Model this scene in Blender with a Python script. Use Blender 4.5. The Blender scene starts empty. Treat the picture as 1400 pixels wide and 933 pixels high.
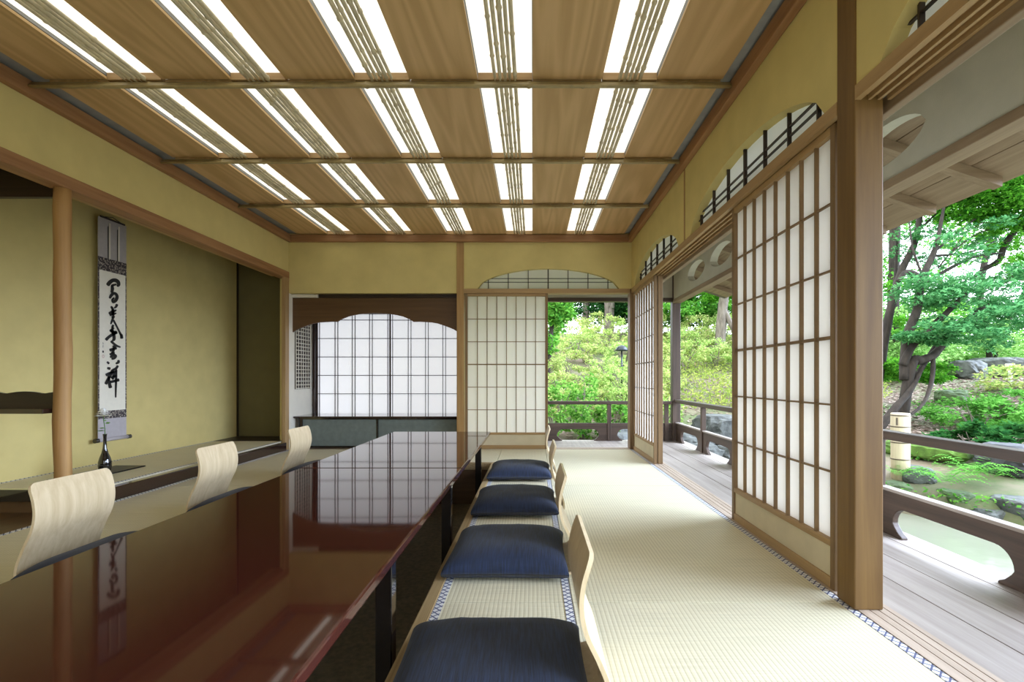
import bpy, bmesh, math, random
import numpy as np
from mathutils import Vector, Matrix, noise

random.seed(7)
RNG = np.random.default_rng(11)
SC = bpy.context.scene
COL = SC.collection
F, CX, CY, CH = 661.1, 728.5, 517.3, 0.823        # focal length, principal point (px of a 1400x933 frame), eye height


def at(px, py, Y):
    """world point at depth Y on the ray through photo pixel px, py"""
    return ((px - CX) * Y / F, Y, CH - (py - CY) * Y / F)


# ------------------------------------------------------------------ mesh helpers
class MB:
    def __init__(self):
        self.v, self.f = [], []

    def add(self, V, Fs):
        n = len(self.v)
        self.v.extend([tuple(map(float, p)) for p in V])
        self.f.extend([tuple(i + n for i in f) for f in Fs])
        return self

    def box(self, x0, x1, y0, y1, z0, z1):
        return self.add([(x0, y0, z0), (x1, y0, z0), (x1, y1, z0), (x0, y1, z0),
                         (x0, y0, z1), (x1, y0, z1), (x1, y1, z1), (x0, y1, z1)],
                        [(0, 3, 2, 1), (4, 5, 6, 7), (0, 1, 5, 4), (1, 2, 6, 5), (2, 3, 7, 6), (3, 0, 4, 7)])

    def prism(self, poly, axis, a0, a1):
        n = len(poly)
        def put(p, a):
            if axis == 'x': return (a, p[0], p[1])
            if axis == 'y': return (p[0], a, p[1])
            return (p[0], p[1], a)
        V = [put(p, a0) for p in poly] + [put(p, a1) for p in poly]
        Fs = [tuple(range(n))[::-1], tuple(range(n, 2 * n))]
        Fs += [(i, (i + 1) % n, (i + 1) % n + n, i + n) for i in range(n)]
        return self.add(V, Fs)

    def tube(self, pts, rad, n=8, caps=True):
        pts = [Vector(p) for p in pts]
        if not hasattr(rad, '__len__'): rad = [rad] * len(pts)
        V, Fs = [], []
        up = Vector((0, 0, 1))
        for i, p in enumerate(pts):
            t = (pts[min(i + 1, len(pts) - 1)] - pts[max(i - 1, 0)]).normalized()
            ref = up if abs(t.z) < .9 else Vector((1, 0, 0))
            if i == 0: a = t.cross(ref).normalized()
            else:
                a = (a - t * a.dot(t))
                a = a.normalized() if a.length > 1e-6 else t.cross(ref).normalized()
            b = t.cross(a)
            for k in range(n):
                w = 2 * math.pi * k / n
                V.append(p + (a * math.cos(w) + b * math.sin(w)) * rad[i])
        for i in range(len(pts) - 1):
            for k in range(n):
                Fs.append((i * n + k, i * n + (k + 1) % n, (i + 1) * n + (k + 1) % n, (i + 1) * n + k))
        if caps:
            Fs.append(tuple(range(n))[::-1]); Fs.append(tuple(range((len(pts) - 1) * n, len(pts) * n)))
        return self.add(V, Fs)

    def lathe(self, prof, c=(0, 0, 0), n=24):
        V, Fs = [], []
        for r, z in prof:
            for k in range(n):
                w = 2 * math.pi * k / n
                V.append((c[0] + r * math.cos(w), c[1] + r * math.sin(w), c[2] + z))
        for i in range(len(prof) - 1):
            for k in range(n):
                Fs.append((i * n + k, i * n + (k + 1) % n, (i + 1) * n + (k + 1) % n, (i + 1) * n + k))
        Fs.append(tuple(range(n))[::-1]); Fs.append(tuple(range((len(prof) - 1) * n, len(prof) * n)))
        return self.add(V, Fs)

    def build(self, name, mat, parent=None, bevel=0, smooth=False, recenter=True, subsurf=0, fix=True):
        V = np.array(self.v, dtype=float)
        loc = Vector((0, 0, 0))
        if parent is not None:
            w = Vector(parent.location)
            q = parent.parent
            while q is not None:
                w += Vector(q.location); q = q.parent
            V = V - np.array(w)
        elif recenter:
            lo, hi = V.min(0), V.max(0)
            loc = Vector(((lo[0] + hi[0]) / 2, (lo[1] + hi[1]) / 2, lo[2]))
            V = V - np.array(loc)
        me = bpy.data.meshes.new(name)
        me.from_pydata(V.tolist(), [], self.f)
        if fix:
            bm = bmesh.new(); bm.from_mesh(me)
            bmesh.ops.recalc_face_normals(bm, faces=bm.faces)
            bm.to_mesh(me); bm.free()
        if smooth:
            me.polygons.foreach_set('use_smooth', [True] * len(me.polygons))
        me.materials.append(M[mat] if isinstance(mat, str) else mat)
        o = bpy.data.objects.new(name, me)
        COL.objects.link(o)
        o.location = loc
        if parent is not None: o.parent = parent
        if bevel:
            m = o.modifiers.new('bevel', 'BEVEL'); m.width = bevel; m.segments = 2; m.limit_method = 'ANGLE'; m.angle_limit = .6
        if subsurf:
            m = o.modifiers.new('sub', 'SUBSURF'); m.levels = subsurf; m.render_levels = subsurf
        return o


def thing(name, label, cat, loc=(0, 0, 0), group=None):
    o = bpy.data.objects.new(name, None); COL.objects.link(o)
    o.location = loc; o.empty_display_size = .1
    o['label'] = label; o['category'] = cat
    if group: o['group'] = group
    return o


def tag(o, label, cat, group=None, kind=None):
    o['label'] = label; o['category'] = cat
    if group: o['group'] = group
    if kind: o['kind'] = kind
    return o


def struct(o, label=None, cat=None):
    o['kind'] = 'structure'
    if label: o['label'] = label
    if cat: o['category'] = cat
    return o


def sroot(name, label, cat):
    o = bpy.data.objects.new(name, None); COL.objects.link(o)
    return struct(o, label, cat)


def copy_thing(src, loc, label, group=None):
    r = src.copy(); COL.objects.link(r); r.location = loc; r['label'] = label
    if group: r['group'] = group
    for ch in list(src.children):
        c = ch.copy(); COL.objects.link(c); c.parent = r
        for g in list(ch.children):
            d = g.copy(); COL.objects.link(d); d.parent = c
    return r


# ------------------------------------------------------------------ materials
M = {}


def new_mat(name):
    m = bpy.data.materials.new(name); m.use_nodes = True
    nt = m.node_tree; b = nt.nodes['Principled BSDF']
    M[name] = m
    return m, nt, b


def N(nt, t, **kw):
    n = nt.nodes.new(t)
    for k, v in kw.items():
        if k in n.inputs: n.inputs[k].default_value = v
        else: setattr(n, k, v)
    return n


def rgba(c): return (c[0], c[1], c[2], 1)


def plain(name, col, rough=.6, noise_amt=.0, scale=30, bump=0, coat=0, spec=.5, metal=0, bscale=None):
    m, nt, b = new_mat(name)
    b.inputs['Base Color'].default_value = rgba(col); b.inputs['Roughness'].default_value = rough
    b.inputs['Specular IOR Level'].default_value = spec; b.inputs['Metallic'].default_value = metal
    b.inputs['Coat Weight'].default_value = coat; b.inputs['Coat Roughness'].default_value = .03
    if noise_amt or bump:
        tc = N(nt, 'ShaderNodeTexCoord')
        no = N(nt, 'ShaderNodeTexNoise', Scale=scale, Detail=5)
        nt.links.new(tc.outputs['Object'], no.inputs['Vector'])
        if noise_amt:
            cr = N(nt, 'ShaderNodeValToRGB')
            cr.color_ramp.elements[0].position = .3; cr.color_ramp.elements[1].position = .7
            cr.color_ramp.elements[0].color = rgba([c * (1 - noise_amt) for c in col])
            cr.color_ramp.elements[1].color = rgba([min(1, c * (1 + noise_amt)) for c in col])
            nt.links.new(no.outputs['Fac'], cr.inputs['Fac']); nt.links.new(cr.outputs['Color'], b.inputs['Base Color'])
        if bump:
            n2 = N(nt, 'ShaderNodeTexNoise', Scale=bscale or scale * 4, Detail=3)
            nt.links.new(tc.outputs['Object'], n2.inputs['Vector'])
            bp = N(nt, 'ShaderNodeBump', Strength=bump, Distance=.25 / (bscale or scale * 4))
            nt.links.new(n2.outputs['Fac'], bp.inputs['Height']); nt.links.new(bp.outputs['Normal'], b.inputs['Normal'])
    return m


def wood(name, c1, c2, axis, rough=.55, scale=14, stretch=.05, ring=0., coat=0, spec=.4):
    """grain runs along axis 0/1/2"""
    m, nt, b = new_mat(name)
    tc = N(nt, 'ShaderNodeTexCoord'); oi = N(nt, 'ShaderNodeObjectInfo')
    mul = N(nt, 'ShaderNodeMath', operation='MULTIPLY'); mul.inputs[1].default_value = 17
    nt.links.new(oi.outputs['Random'], mul.inputs[0])
    add = N(nt, 'ShaderNodeVectorMath', operation='ADD')
    nt.links.new(tc.outputs['Object'], add.inputs[0]); nt.links.new(mul.outputs[0], add.inputs[1])
    mp = N(nt, 'ShaderNodeMapping')
    s = [scale, scale, scale]; s[axis] = scale * stretch
    mp.inputs['Scale'].default_value = s
    nt.links.new(add.outputs[0], mp.inputs['Vector'])
    no = N(nt, 'ShaderNodeTexNoise', Scale=1.6, Detail=6, Roughness=.65, Distortion=.3)
    nt.links.new(mp.outputs[0], no.inputs['Vector'])
    fac = no.outputs['Fac']
    if ring:
        wv = N(nt, 'ShaderNodeMath', operation='MULTIPLY'); wv.inputs[1].default_value = ring
        n2 = N(nt, 'ShaderNodeTexNoise', Scale=.35, Detail=1)
        nt.links.new(mp.outputs[0], n2.inputs['Vector'])
        nt.links.new(n2.outputs['Fac'], wv.inputs[0])
        pp = N(nt, 'ShaderNodeMath', operation='PINGPONG'); pp.inputs[1].default_value = 1.
        nt.links.new(wv.outputs[0], pp.inputs[0])
        mx = N(nt, 'ShaderNodeMix'); mx.data_type = 'FLOAT'; mx.inputs[0].default_value = .45
        nt.links.new(no.outputs['Fac'], mx.inputs[2]); nt.links.new(pp.outputs[0], mx.inputs[3])
        fac = mx.outputs[0]
    cr = N(nt, 'ShaderNodeValToRGB')
    cr.color_ramp.elements[0].position = .32; cr.color_ramp.elements[1].position = .68
    cr.color_ramp.elements[0].color = rgba(c1); cr.color_ramp.elements[1].color = rgba(c2)
    nt.links.new(fac, cr.inputs['Fac']); nt.links.new(cr.outputs['Color'], b.inputs['Base Color'])
    b.inputs['Roughness'].default_value = rough; b.inputs['Coat Weight'].default_value = coat
    b.inputs['Specular IOR Level'].default_value = spec
    bp = N(nt, 'ShaderNodeBump', Strength=.15, Distance=.003)
    nt.links.new(fac, bp.inputs['Height']); nt.links.new(bp.outputs['Normal'], b.inputs['Normal'])
    return m


for ax, k in ((0, 'x'), (1, 'y'), (2, 'z')):
    wood('hinoki_' + k, (.30, .165, .055), (.44, .27, .105), ax)
    wood('kamoi_' + k, (.30, .18, .075), (.42, .275, .125), ax)
    wood('cornice_' + k, (.25, .115, .045), (.38, .20, .085), ax)
    wood('shoji_' + k, (.16, .095, .04), (.25, .155, .07), ax)
    wood('weathered_' + k, (.26, .215, .18), (.41, .355, .31), ax, rough=.5)
    wood('rail_' + k, (.042, .026, .018), (.095, .060, .042), ax, rough=.45)
    wood('dark_' + k, (.018, .010, .006), (.04, .022, .013), ax, rough=.4)
    wood('eave_' + k, (.20, .132, .074), (.31, .22, .135), ax)
    wood('brown_' + k, (.085, .043, .017), (.13, .068, .028), ax, rough=.4)
wood('sill_y', (.36, .27, .19), (.52, .41, .31), 1)
wood('sill_x', (.36, .27, .19), (.52, .41, .31), 0)
wood('ceiling_board', (.52, .335, .145), (.63, .42, .20), 1, scale=16, stretch=.055, ring=16)
wood('pillar_wood', (.118, .060, .014), (.19, .106, .028), 2)
wood('log', (.30, .15, .045), (.46, .27, .10), 2, scale=9)
wood('ply', (.56, .43, .25), (.70, .57, .37), 2, rough=.38, scale=22)
wood('pit_frame', (.26, .16, .065), (.48, .35, .17), 1, scale=60, stretch=.01)
wood('bark', (.016, .012, .009), (.055, .041, .031), 2, rough=.9, scale=8, stretch=.25)
wood('bark_pale', (.10, .08, .06), (.24, .20, .16), 2, rough=.9, scale=8, stretch=.25)
wood('post_wood', (.60, .49, .32), (.80, .68, .48), 2, scale=10)
plain('plaster', (.62, .515, .21), .95, .05, 6, .25, bscale=260)
plain('plaster_dark_shaded', (.16, .135, .055), .95, .05, 6, .2, bscale=260)  # alcove end wall: own darker plaster tone, plus shade put into the colour
plain('plaster_grey', (.46, .43, .335), .95, .05, 8, .8, bscale=150)
plain('plaster_white', (.74, .70, .60), .95, .03, 8)
plain('ceiling_grey', (.32, .32, .31), .9, .1, 12)
plain('black_lacquer', (.010, .008, .008), .09, coat=1)
plain('matte_black', (.012, .010, .010), .4, spec=.25)
plain('edge_lacquer', (.030, .013, .009), .15, coat=.6)
plain('door_green', (.155, .185, .17), .6, .12, 18)
plain('carpet', (.20, .165, .10), .95, .25, 40, .6, bscale=500)
plain('bamboo', (.62, .54, .36), .35, .18, 14)
plain('bamboo_dark', (.36, .28, .13), .35, .2, 14)
plain('bamboo_node', (.20, .14, .07), .5)
plain('koshi', (.60, .53, .37), .9, .05, 10)
plain('ink', (.012, .011, .010), .6)
plain('seal', (.35, .06, .04), .7)
plain('scroll_paper', (.80, .76, .64), .9, .03, 20)
plain('scroll_grey', (.44, .41, .42), .9, .05, 30)
plain('scroll_white', (.74, .70, .62), .9)
plain('vase_black', (.006, .006, .008), .06, coat=1)
plain('petal', (.88, .88, .84), .6)
plain('stem_green', (.10, .22, .05), .6)
plain('rock', (.085, .09, .082), .85, .6, 7, 1., bscale=22)
plain('rock_moss', (.075, .11, .045), .9, .6, 6, 1., bscale=22)
plain('rock_dark', (.055, .055, .06), .7, .4, 5, .8, bscale=12)
plain('moss', (.10, .19, .03), .95, .4, 12, .8, bscale=60)
plain('lamp_metal', (.035, .04, .045), .35, metal=.6)
plain('band', (.12, .09, .06), .7)


def mat_brocade():
    m, nt, b = new_mat('brocade')
    tc = N(nt, 'ShaderNodeTexCoord'); vo = N(nt, 'ShaderNodeTexVoronoi', Scale=75)
    nt.links.new(tc.outputs['Object'], vo.inputs['Vector'])
    cr = N(nt, 'ShaderNodeValToRGB'); cr.color_ramp.interpolation = 'CONSTANT'
    cr.color_ramp.elements[0].color = (.36, .32, .27, 1); cr.color_ramp.elements[1].position = .42
    cr.color_ramp.elements[1].color = (.05, .04, .045, 1)
    nt.links.new(vo.outputs['Distance'], cr.inputs['Fac']); nt.links.new(cr.outputs['Color'], b.inputs['Base Color'])
    b.inputs['Roughness'].default_value = .8
mat_brocade()


def mat_tatami():
    m, nt, b = new_mat('tatami')
    tc = N(nt, 'ShaderNodeTexCoord'); sx = N(nt, 'ShaderNodeSeparateXYZ')
    nt.links.new(tc.outputs['Object'], sx.inputs[0])
    s = N(nt, 'ShaderNodeMath', operation='MULTIPLY'); s.inputs[1].default_value = 1 / .0158
    nt.links.new(sx.outputs['X'], s.inputs[0])
    fr = N(nt, 'ShaderNodeMath', operation='FRACT'); nt.links.new(s.outputs[0], fr.inputs[0])
    pp = N(nt, 'ShaderNodeMath', operation='PINGPONG'); pp.inputs[1].default_value = .5
    nt.links.new(fr.outputs[0], pp.inputs[0])
    cr = N(nt, 'ShaderNodeValToRGB')
    cr.color_ramp.elements[0].position = .0; cr.color_ramp.elements[1].position = .16
    cr.color_ramp.elements[0].color = (.47, .415, .26, 1); cr.color_ramp.elements[1].color = (.68, .63, .45, 1)
    nt.links.new(pp.outputs[0], cr.inputs['Fac'])
    mp = N(nt, 'ShaderNodeMapping'); mp.inputs['Scale'].default_value = (1.2, 60, 1)
    nt.links.new(tc.outputs['Object'], mp.inputs[0])
    no = N(nt, 'ShaderNodeTexNoise', Scale=3, Detail=4); nt.links.new(mp.outputs[0], no.inputs['Vector'])
    n3 = N(nt, 'ShaderNodeMapRange'); n3.inputs[1].default_value = .3; n3.inputs[2].default_value = .7
    n3.inputs[3].default_value = .90; n3.inputs[4].default_value = 1.08
    nt.links.new(no.outputs['Fac'], n3.inputs[0])
    mx = N(nt, 'ShaderNodeVectorMath', operation='SCALE')
    nt.links.new(cr.outputs['Color'], mx.inputs[0]); nt.links.new(n3.outputs[0], mx.inputs['Scale'])
    nt.links.new(mx.outputs[0], b.inputs['Base Color'])
    b.inputs['Roughness'].default_value = .55; b.inputs['Specular IOR Level'].default_value = .35
    bp = N(nt, 'ShaderNodeBump', Strength=.4, Distance=.002)
    nt.links.new(pp.outputs[0], bp.inputs['Height']); nt.links.new(bp.outputs['Normal'], b.inputs['Normal'])
mat_tatami()


def mat_heri():
    """white tatami border with a navy lattice of crosses, runs along y (x across)"""
    for nm, a, c in (('heri_y', 'X', 'Y'), ('heri_x', 'Y', 'X')):
        m, nt, b = new_mat(nm)
        tc = N(nt, 'ShaderNodeTexCoord'); sx = N(nt, 'ShaderNodeSeparateXYZ')
        nt.links.new(tc.outputs['Object'], sx.inputs[0])
        outs = []
        for k in (a, c):
            s = N(nt, 'ShaderNodeMath', operation='MULTIPLY'); s.inputs[1].default_value = 1 / .03
            nt.links.new(sx.outputs[k], s.inputs[0])
            p = N(nt, 'ShaderNodeMath', operation='PINGPONG'); p.inputs[1].default_value = .5
            nt.links.new(s.outputs[0], p.inputs[0]); outs.append(p)
        d = N(nt, 'ShaderNodeMath', operation='SUBTRACT')
        nt.links.new(outs[0].outputs[0], d.inputs[0]); nt.links.new(outs[1].outputs[0], d.inputs[1])
        ab = N(nt, 'ShaderNodeMath', operation='ABSOLUTE'); nt.links.new(d.outputs[0], ab.inputs[0])
        cr = N(nt, 'ShaderNodeValToRGB')
        cr.color_ramp.elements[0].position = .10; cr.color_ramp.elements[1].position = .14
        cr.color_ramp.elements[0].color = (.085, .095, .18, 1); cr.color_ramp.elements[1].color = (.72, .72, .70, 1)
        nt.links.new(ab.outputs[0], cr.inputs['Fac']); nt.links.new(cr.outputs['Color'], b.inputs['Base Color'])
        b.inputs['Roughness'].default_value = .8
mat_heri()


def mat_paper(name, col, trans=.62):
    m = bpy.data.materials.new(name); m.use_nodes = True; nt = m.node_tree; nt.nodes.clear(); M[name] = m
    out = N(nt, 'ShaderNodeOutputMaterial')
    di = N(nt, 'ShaderNodeBsdfDiffuse'); di.inputs['Color'].default_value = rgba(col)
    tr = N(nt, 'ShaderNodeBsdfTranslucent'); tr.inputs['Color'].default_value = rgba(col)
    mx = N(nt, 'ShaderNodeMixShader'); mx.inputs[0].default_value = trans
    nt.links.new(di.outputs[0], mx.inputs[1]); nt.links.new(tr.outputs[0], mx.inputs[2])
    nt.links.new(mx.outputs[0], out.inputs['Surface'])
mat_paper('paper', (.92, .90, .86), .68)


def mat_emit(name, col, st):
    m = bpy.data.materials.new(name); m.use_nodes = True; nt = m.node_tree; nt.nodes.clear(); M[name] = m
    out = N(nt, 'ShaderNodeOutputMaterial'); e = N(nt, 'ShaderNodeEmission')
    e.inputs[0].default_value = rgba(col); e.inputs[1].default_value = st
    nt.links.new(e.outputs[0], out.inputs['Surface'])
mat_emit('diffuser', (1, .95, .82), 1.3)


def mat_lit_window():
    m, nt, b = new_mat('lit_paper')
    b.inputs['Base Color'].default_value = (.8, .8, .8, 1); b.inputs['Roughness'].default_value = .9
    b.inputs['Emission Color'].default_value = (.90, .93, 1, 1); b.inputs['Emission Strength'].default_value = .66
mat_lit_window()


def mat_lacquer():
    m, nt, b = new_mat('lacquer')
    b.inputs['Base Color'].default_value = (.050, .013, .008, 1)
    b.inputs['Roughness'].default_value = .045; b.inputs['IOR'].default_value = 1.5
    b.inputs['Specular IOR Level'].default_value = .5
    tc = N(nt, 'ShaderNodeTexCoord'); no = N(nt, 'ShaderNodeTexNoise', Scale=2.2, Detail=1)
    nt.links.new(tc.outputs['Object'], no.inputs['Vector'])
    bp = N(nt, 'ShaderNodeBump', Strength=.10, Distance=.004)
    nt.links.new(no.outputs['Fac'], bp.inputs['Height']); nt.links.new(bp.outputs['Normal'], b.inputs['Normal'])
mat_lacquer()


def mat_fabric():
    m, nt, b = new_mat('navy')
    tc = N(nt, 'ShaderNodeTexCoord'); mp = N(nt, 'ShaderNodeMapping'); mp.inputs['Scale'].default_value = (160, 9, 9)
    nt.links.new(tc.outputs['Object'], mp.inputs[0])
    no = N(nt, 'ShaderNodeTexNoise', Scale=1.5, Detail=4); nt.links.new(mp.outputs[0], no.inputs['Vector'])
    cr = N(nt, 'ShaderNodeValToRGB')
    cr.color_ramp.elements[0].position = .35; cr.color_ramp.elements[1].position = .65
    cr.color_ramp.elements[0].color = (.0035, .0075, .020, 1); cr.color_ramp.elements[1].color = (.010, .022, .062, 1)
    nt.links.new(no.outputs['Fac'], cr.inputs['Fac']); nt.links.new(cr.outputs['Color'], b.inputs['Base Color'])
    b.inputs['Roughness'].default_value = .85; b.inputs['Sheen Weight'].default_value = .08
    bp = N(nt, 'ShaderNodeBump', Strength=.3, Distance=.003)
    nt.links.new(no.outputs['Fac'], bp.inputs['Height']); nt.links.new(bp.outputs['Normal'], b.inputs['Normal'])
mat_fabric()


def mat_leaf(name, c1, c2, c3=None, trans=.45):
    m = bpy.data.materials.new(name); m.use_nodes = True; nt = m.node_tree; nt.nodes.clear(); M[name] = m
    out = N(nt, 'ShaderNodeOutputMaterial'); ge = N(nt, 'ShaderNodeNewGeometry')
    cr = N(nt, 'ShaderNodeValToRGB')
    cr.color_ramp.elements[0].color = rgba(c1); cr.color_ramp.elements[1].color = rgba(c2)
    if c3:
        e = cr.color_ramp.elements.new(.85); e.color = rgba(c2); cr.color_ramp.elements[-1].color = rgba(c3)
    nt.links.new(ge.outputs['Random Per Island'], cr.inputs['Fac'])
    di = N(nt, 'ShaderNodeBsdfDiffuse'); tr = N(nt, 'ShaderNodeBsdfTranslucent')
    nt.links.new(cr.outputs[0], di.inputs[0]); nt.links.new(cr.outputs[0], tr.inputs[0])
    mx = N(nt, 'ShaderNodeMixShader'); mx.inputs[0].default_value = trans
    nt.links.new(di.outputs[0], mx.inputs[1]); nt.links.new(tr.outputs[0], mx.inputs[2])
    nt.links.new(mx.outputs[0], out.inputs['Surface'])
mat_leaf('leaf_maple', (.025, .15, .015), (.20, .54, .05), None, .5)
mat_leaf('leaf_maple_blue', (.03, .16, .05), (.20, .50, .19), None, .45)
mat_leaf('leaf_azalea', (.18, .30, .06), (.58, .65, .22), (.50, .34, .22))
mat_leaf('leaf_sprout', (.20, .38, .07), (.60, .72, .25), (.42, .40, .18))
mat_leaf('leaf_pale', (.16, .36, .08), (.46, .68, .24), None, .6)
mat_leaf('leaf_fresh', (.06, .24, .03), (.34, .58, .12), None, .5)
mat_leaf('leaf_bush', (.05, .22, .03), (.22, .48, .07))
mat_leaf('leaf_dark', (.015, .075, .02), (.06, .20, .045))
mat_leaf('leaf_fern', (.07, .26, .035), (.22, .50, .10))
mat_leaf('leaf_dry', (.20, .13, .10), (.58, .46, .40), None, .2)
mat_leaf('leaf_grass', (.20, .30, .05), (.46, .50, .13))


def mat_ground():
    m, nt, b = new_mat('earth')
    tc = N(nt, 'ShaderNodeTexCoord'); no = N(nt, 'ShaderNodeTexNoise', Scale=.9, Detail=8, Roughness=.7)
    nt.links.new(tc.outputs['Object'], no.inputs['Vector'])
    cr = N(nt, 'ShaderNodeValToRGB')
    cr.color_ramp.elements[0].position = .38; cr.color_ramp.elements[1].position = .62
    cr.color_ramp.elements[0].color = (.075, .11, .03, 1); cr.color_ramp.elements[1].color = (.20, .145, .105, 1)
    nt.links.new(no.outputs['Fac'], cr.inputs['Fac']); nt.links.new(cr.outputs[0], b.inputs['Base Color'])
    b.inputs['Roughness'].default_value = .95
mat_ground()


def mat_water():
    m, nt, b = new_mat('water')
    b.inputs['Base Color'].default_value = (.20, .205, .15, 1); b.inputs['Roughness'].default_value = .12; b.inputs['Specular IOR Level'].default_value = .22
    tc = N(nt, 'ShaderNodeTexCoord'); no = N(nt, 'ShaderNodeTexNoise', Scale=5, Detail=2)
    nt.links.new(tc.outputs['Object'], no.inputs['Vector'])
    bp = N(nt, 'ShaderNodeBump', Strength=.12, Distance=.03)
    nt.links.new(no.outputs['Fac'], bp.inputs['Height']); nt.links.new(bp.outputs['Normal'], b.inputs['Normal'])
mat_water()

# ------------------------------------------------------------------ measures
XL, XR, YB = -2.822, 1.141, 5.586
YN = -1.7                         # wall behind the viewer
ZC = 2.473                        # underside of the ceiling boards
KT = 1.855                        # top of the door lintels

# ------------------------------------------------------------------ floor
floor = sroot('floor', 'pale woven tatami floor with patterned borders around the sunken pit', 'floor')
PX0, PX1, PY0, PY1, PZ = -1.40, -.40, -.1, 4.66, -.39      # sunken leg pit
HB = .03


def mat_piece(x0, x1, y0, y1, borders):
    g = .0015
    o = MB().box(x0 + g, x1 - g, y0 + g, y1 - g, -.05, 0).build('tatami_mat', 'tatami', floor, bevel=.002)
    for s in borders:
        if s == 'l': q = (x0 + g, x0 + HB, y0 + g, y1 - g, 'heri_y')
        if s == 'r': q = (x1 - HB, x1 - g, y0 + g, y1 - g, 'heri_y')
        if s == 'n': q = (x0 + g, x1 - g, y0 + g, y0 + HB, 'heri_x')
        if s == 'f': q = (x0 + g, x1 - g, y1 - HB, y1 - g, 'heri_x')
        MB().box(q[0], q[1], q[2], q[3], -.01, .0015).build('border', q[4], o, fix=False)


for y0, y1 in ((YN, -.15), (-.15, 1.771), (1.771, 3.70), (3.70, 5.60)):
    mat_piece(.145, 1.149, y0, y1, 'r')
for y0, y1 in ((-.15, 1.771), (1.771, 3.70), (3.70, 4.62)):
    mat_piece(-.355, .145, y0, y1, 'lr')
mat_piece(-.355, .145, 4.62, 5.60, 'n')
mat_piece(-1.40, -.355, 4.70, 5.60, 'n')
mat_piece(XL + .022, -1.445, 3.70, 5.60, 'lr'); mat_piece(XL + .022, -1.445, 1.80, 3.70, 'lr')
mat_piece(XL + .022, -1.445, -.15, 1.80, 'lr'); mat_piece(-1.445, -.4, 4.705, 4.71, '') if False else None
mat_piece(XL + .022, .145, YN, -.15, 'f')
mat_piece(-1.445, -1.40, 4.70, 5.60, '')
fr = MB()
fr.box(PX1, PX1 + .045, PY0 - .045, PY1 + .045, -.06, .006); fr.box(PX0 - .045, PX0, PY0 - .045, PY1 + .045, -.06, .006)
fr.box(PX0, PX1, PY1, PY1 + .045, -.06, .006); fr.box(PX0, PX1, PY0 - .045, PY0, -.06, .006)
fr.build('pit_frame', 'pit_frame', floor, bevel=.003)
pw = MB()
pw.box(PX0 - .04, PX0, PY0, PY1, PZ, -.06); pw.box(PX1, PX1 + .04, PY0, PY1, PZ, -.06)
pw.box(PX0, PX1, PY1, PY1 + .04, PZ, -.06); pw.box(PX0, PX1, PY0 - .04, PY0, PZ, -.06)
pw.build('pit_wall', 'brown_x', floor)
MB().box(PX0 - .04, PX1 + .04, PY0 - .04, PY1 + .04, PZ - .04, PZ).build('pit_carpet', 'carpet', floor)
MB().box(PX0, .145, YN, PY0 - .045, -.12, -.05).build('subfloor', 'brown_x', floor)
sub = MB(); sub.box(XL, PX0 - .045, YN, YB + .1, -.12, -.052); sub.box(PX1 + .045, XR, YN, YB + .1, -.12, -.052)
sub.box(PX0 - .045, PX1 + .045, PY1 + .05, YB + .1, -.12, -.052)
sub.build('subfloor', 'brown_x', floor)
MB().box(-3.72, XL + .022, YN, 3.0, -.06, .0).build('alcove_floor_board', 'brown_y', floor, bevel=.003)
MB().box(XL, -.8, YB + .014, 6.3, -.06, .0).build('alcove_floor_board', 'brown_x', floor)

# sills with running grooves
s = MB()
s.prism([(1.149, -.06), (1.149, .004), (1.187, .004), (1.187, -.010), (1.191, -.010), (1.191, .004), (1.218, .004), (1.218, -.01), (1.222, -.01), (1.222, .004),
         (1.249, .004), (1.249, -.01), (1.253, -.01), (1.253, .004), (1.273, .004), (1.273, -.06)], 'y', YN, 5.72)
struct(s.build('trim_1', 'sill_y'), 'grooved wooden door track in the floor along the veranda', 'door track')
s = MB()
s.prism([(5.602, -.06), (5.602, .004), (5.632, .004), (5.632, -.01), (5.636, -.01), (5.636, .004), (5.668, .004), (5.668, -.01), (5.672, -.01), (5.672, .004), (5.72, .004), (5.72, -.06)], 'x', -.796, 1.148)
struct(s.build('trim_2', 'sill_x'), 'grooved wooden door track in the floor of the far wall', 'door track')


# ------------------------------------------------------------------ walls with arched transoms
def arch_pts(c, half, base, h, n=28, rev=False):
    pts = []
    for i in range(n + 1):
        u = -1 + 2 * i / n
        pts.append((c + half * u, base + h * max(0., 1 - u * u) ** .58))
    return pts[::-1] if rev else pts


def wall_arch(a0, a1, z0, z1, c, half, h):
    """rectangle with an arched notch in its lower edge"""
    return [(a0, z0)] + arch_pts(c, half, z0, h) + [(a1, z0), (a1, z1), (a0, z1)]


WT = .07
ZT = 2.62
# right wall: three bays
bays = [(1.807, 3.625, 2.70, .81), (3.645, YB, 4.61, .82), (-.15, 1.705, .78, .81)]
wr = sroot('wall_right', 'olive plaster wall strip above the veranda doors, with arched openings', 'wall')
for y0, y1, c, hf in bays:
    MB().prism(wall_arch(y0, y1, KT, ZT, c, hf, .245), 'x', XR, XR + WT).build('wall_panel', 'plaster', wr)
MB().box(XR, XR + WT, YN, -.15, -.1, ZT).build('wall_panel', 'plaster', wr)
MB().box(XR - .004, XR + WT, 3.625, 3.645, KT, ZT).build('strut', 'hinoki_z', wr)


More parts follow.
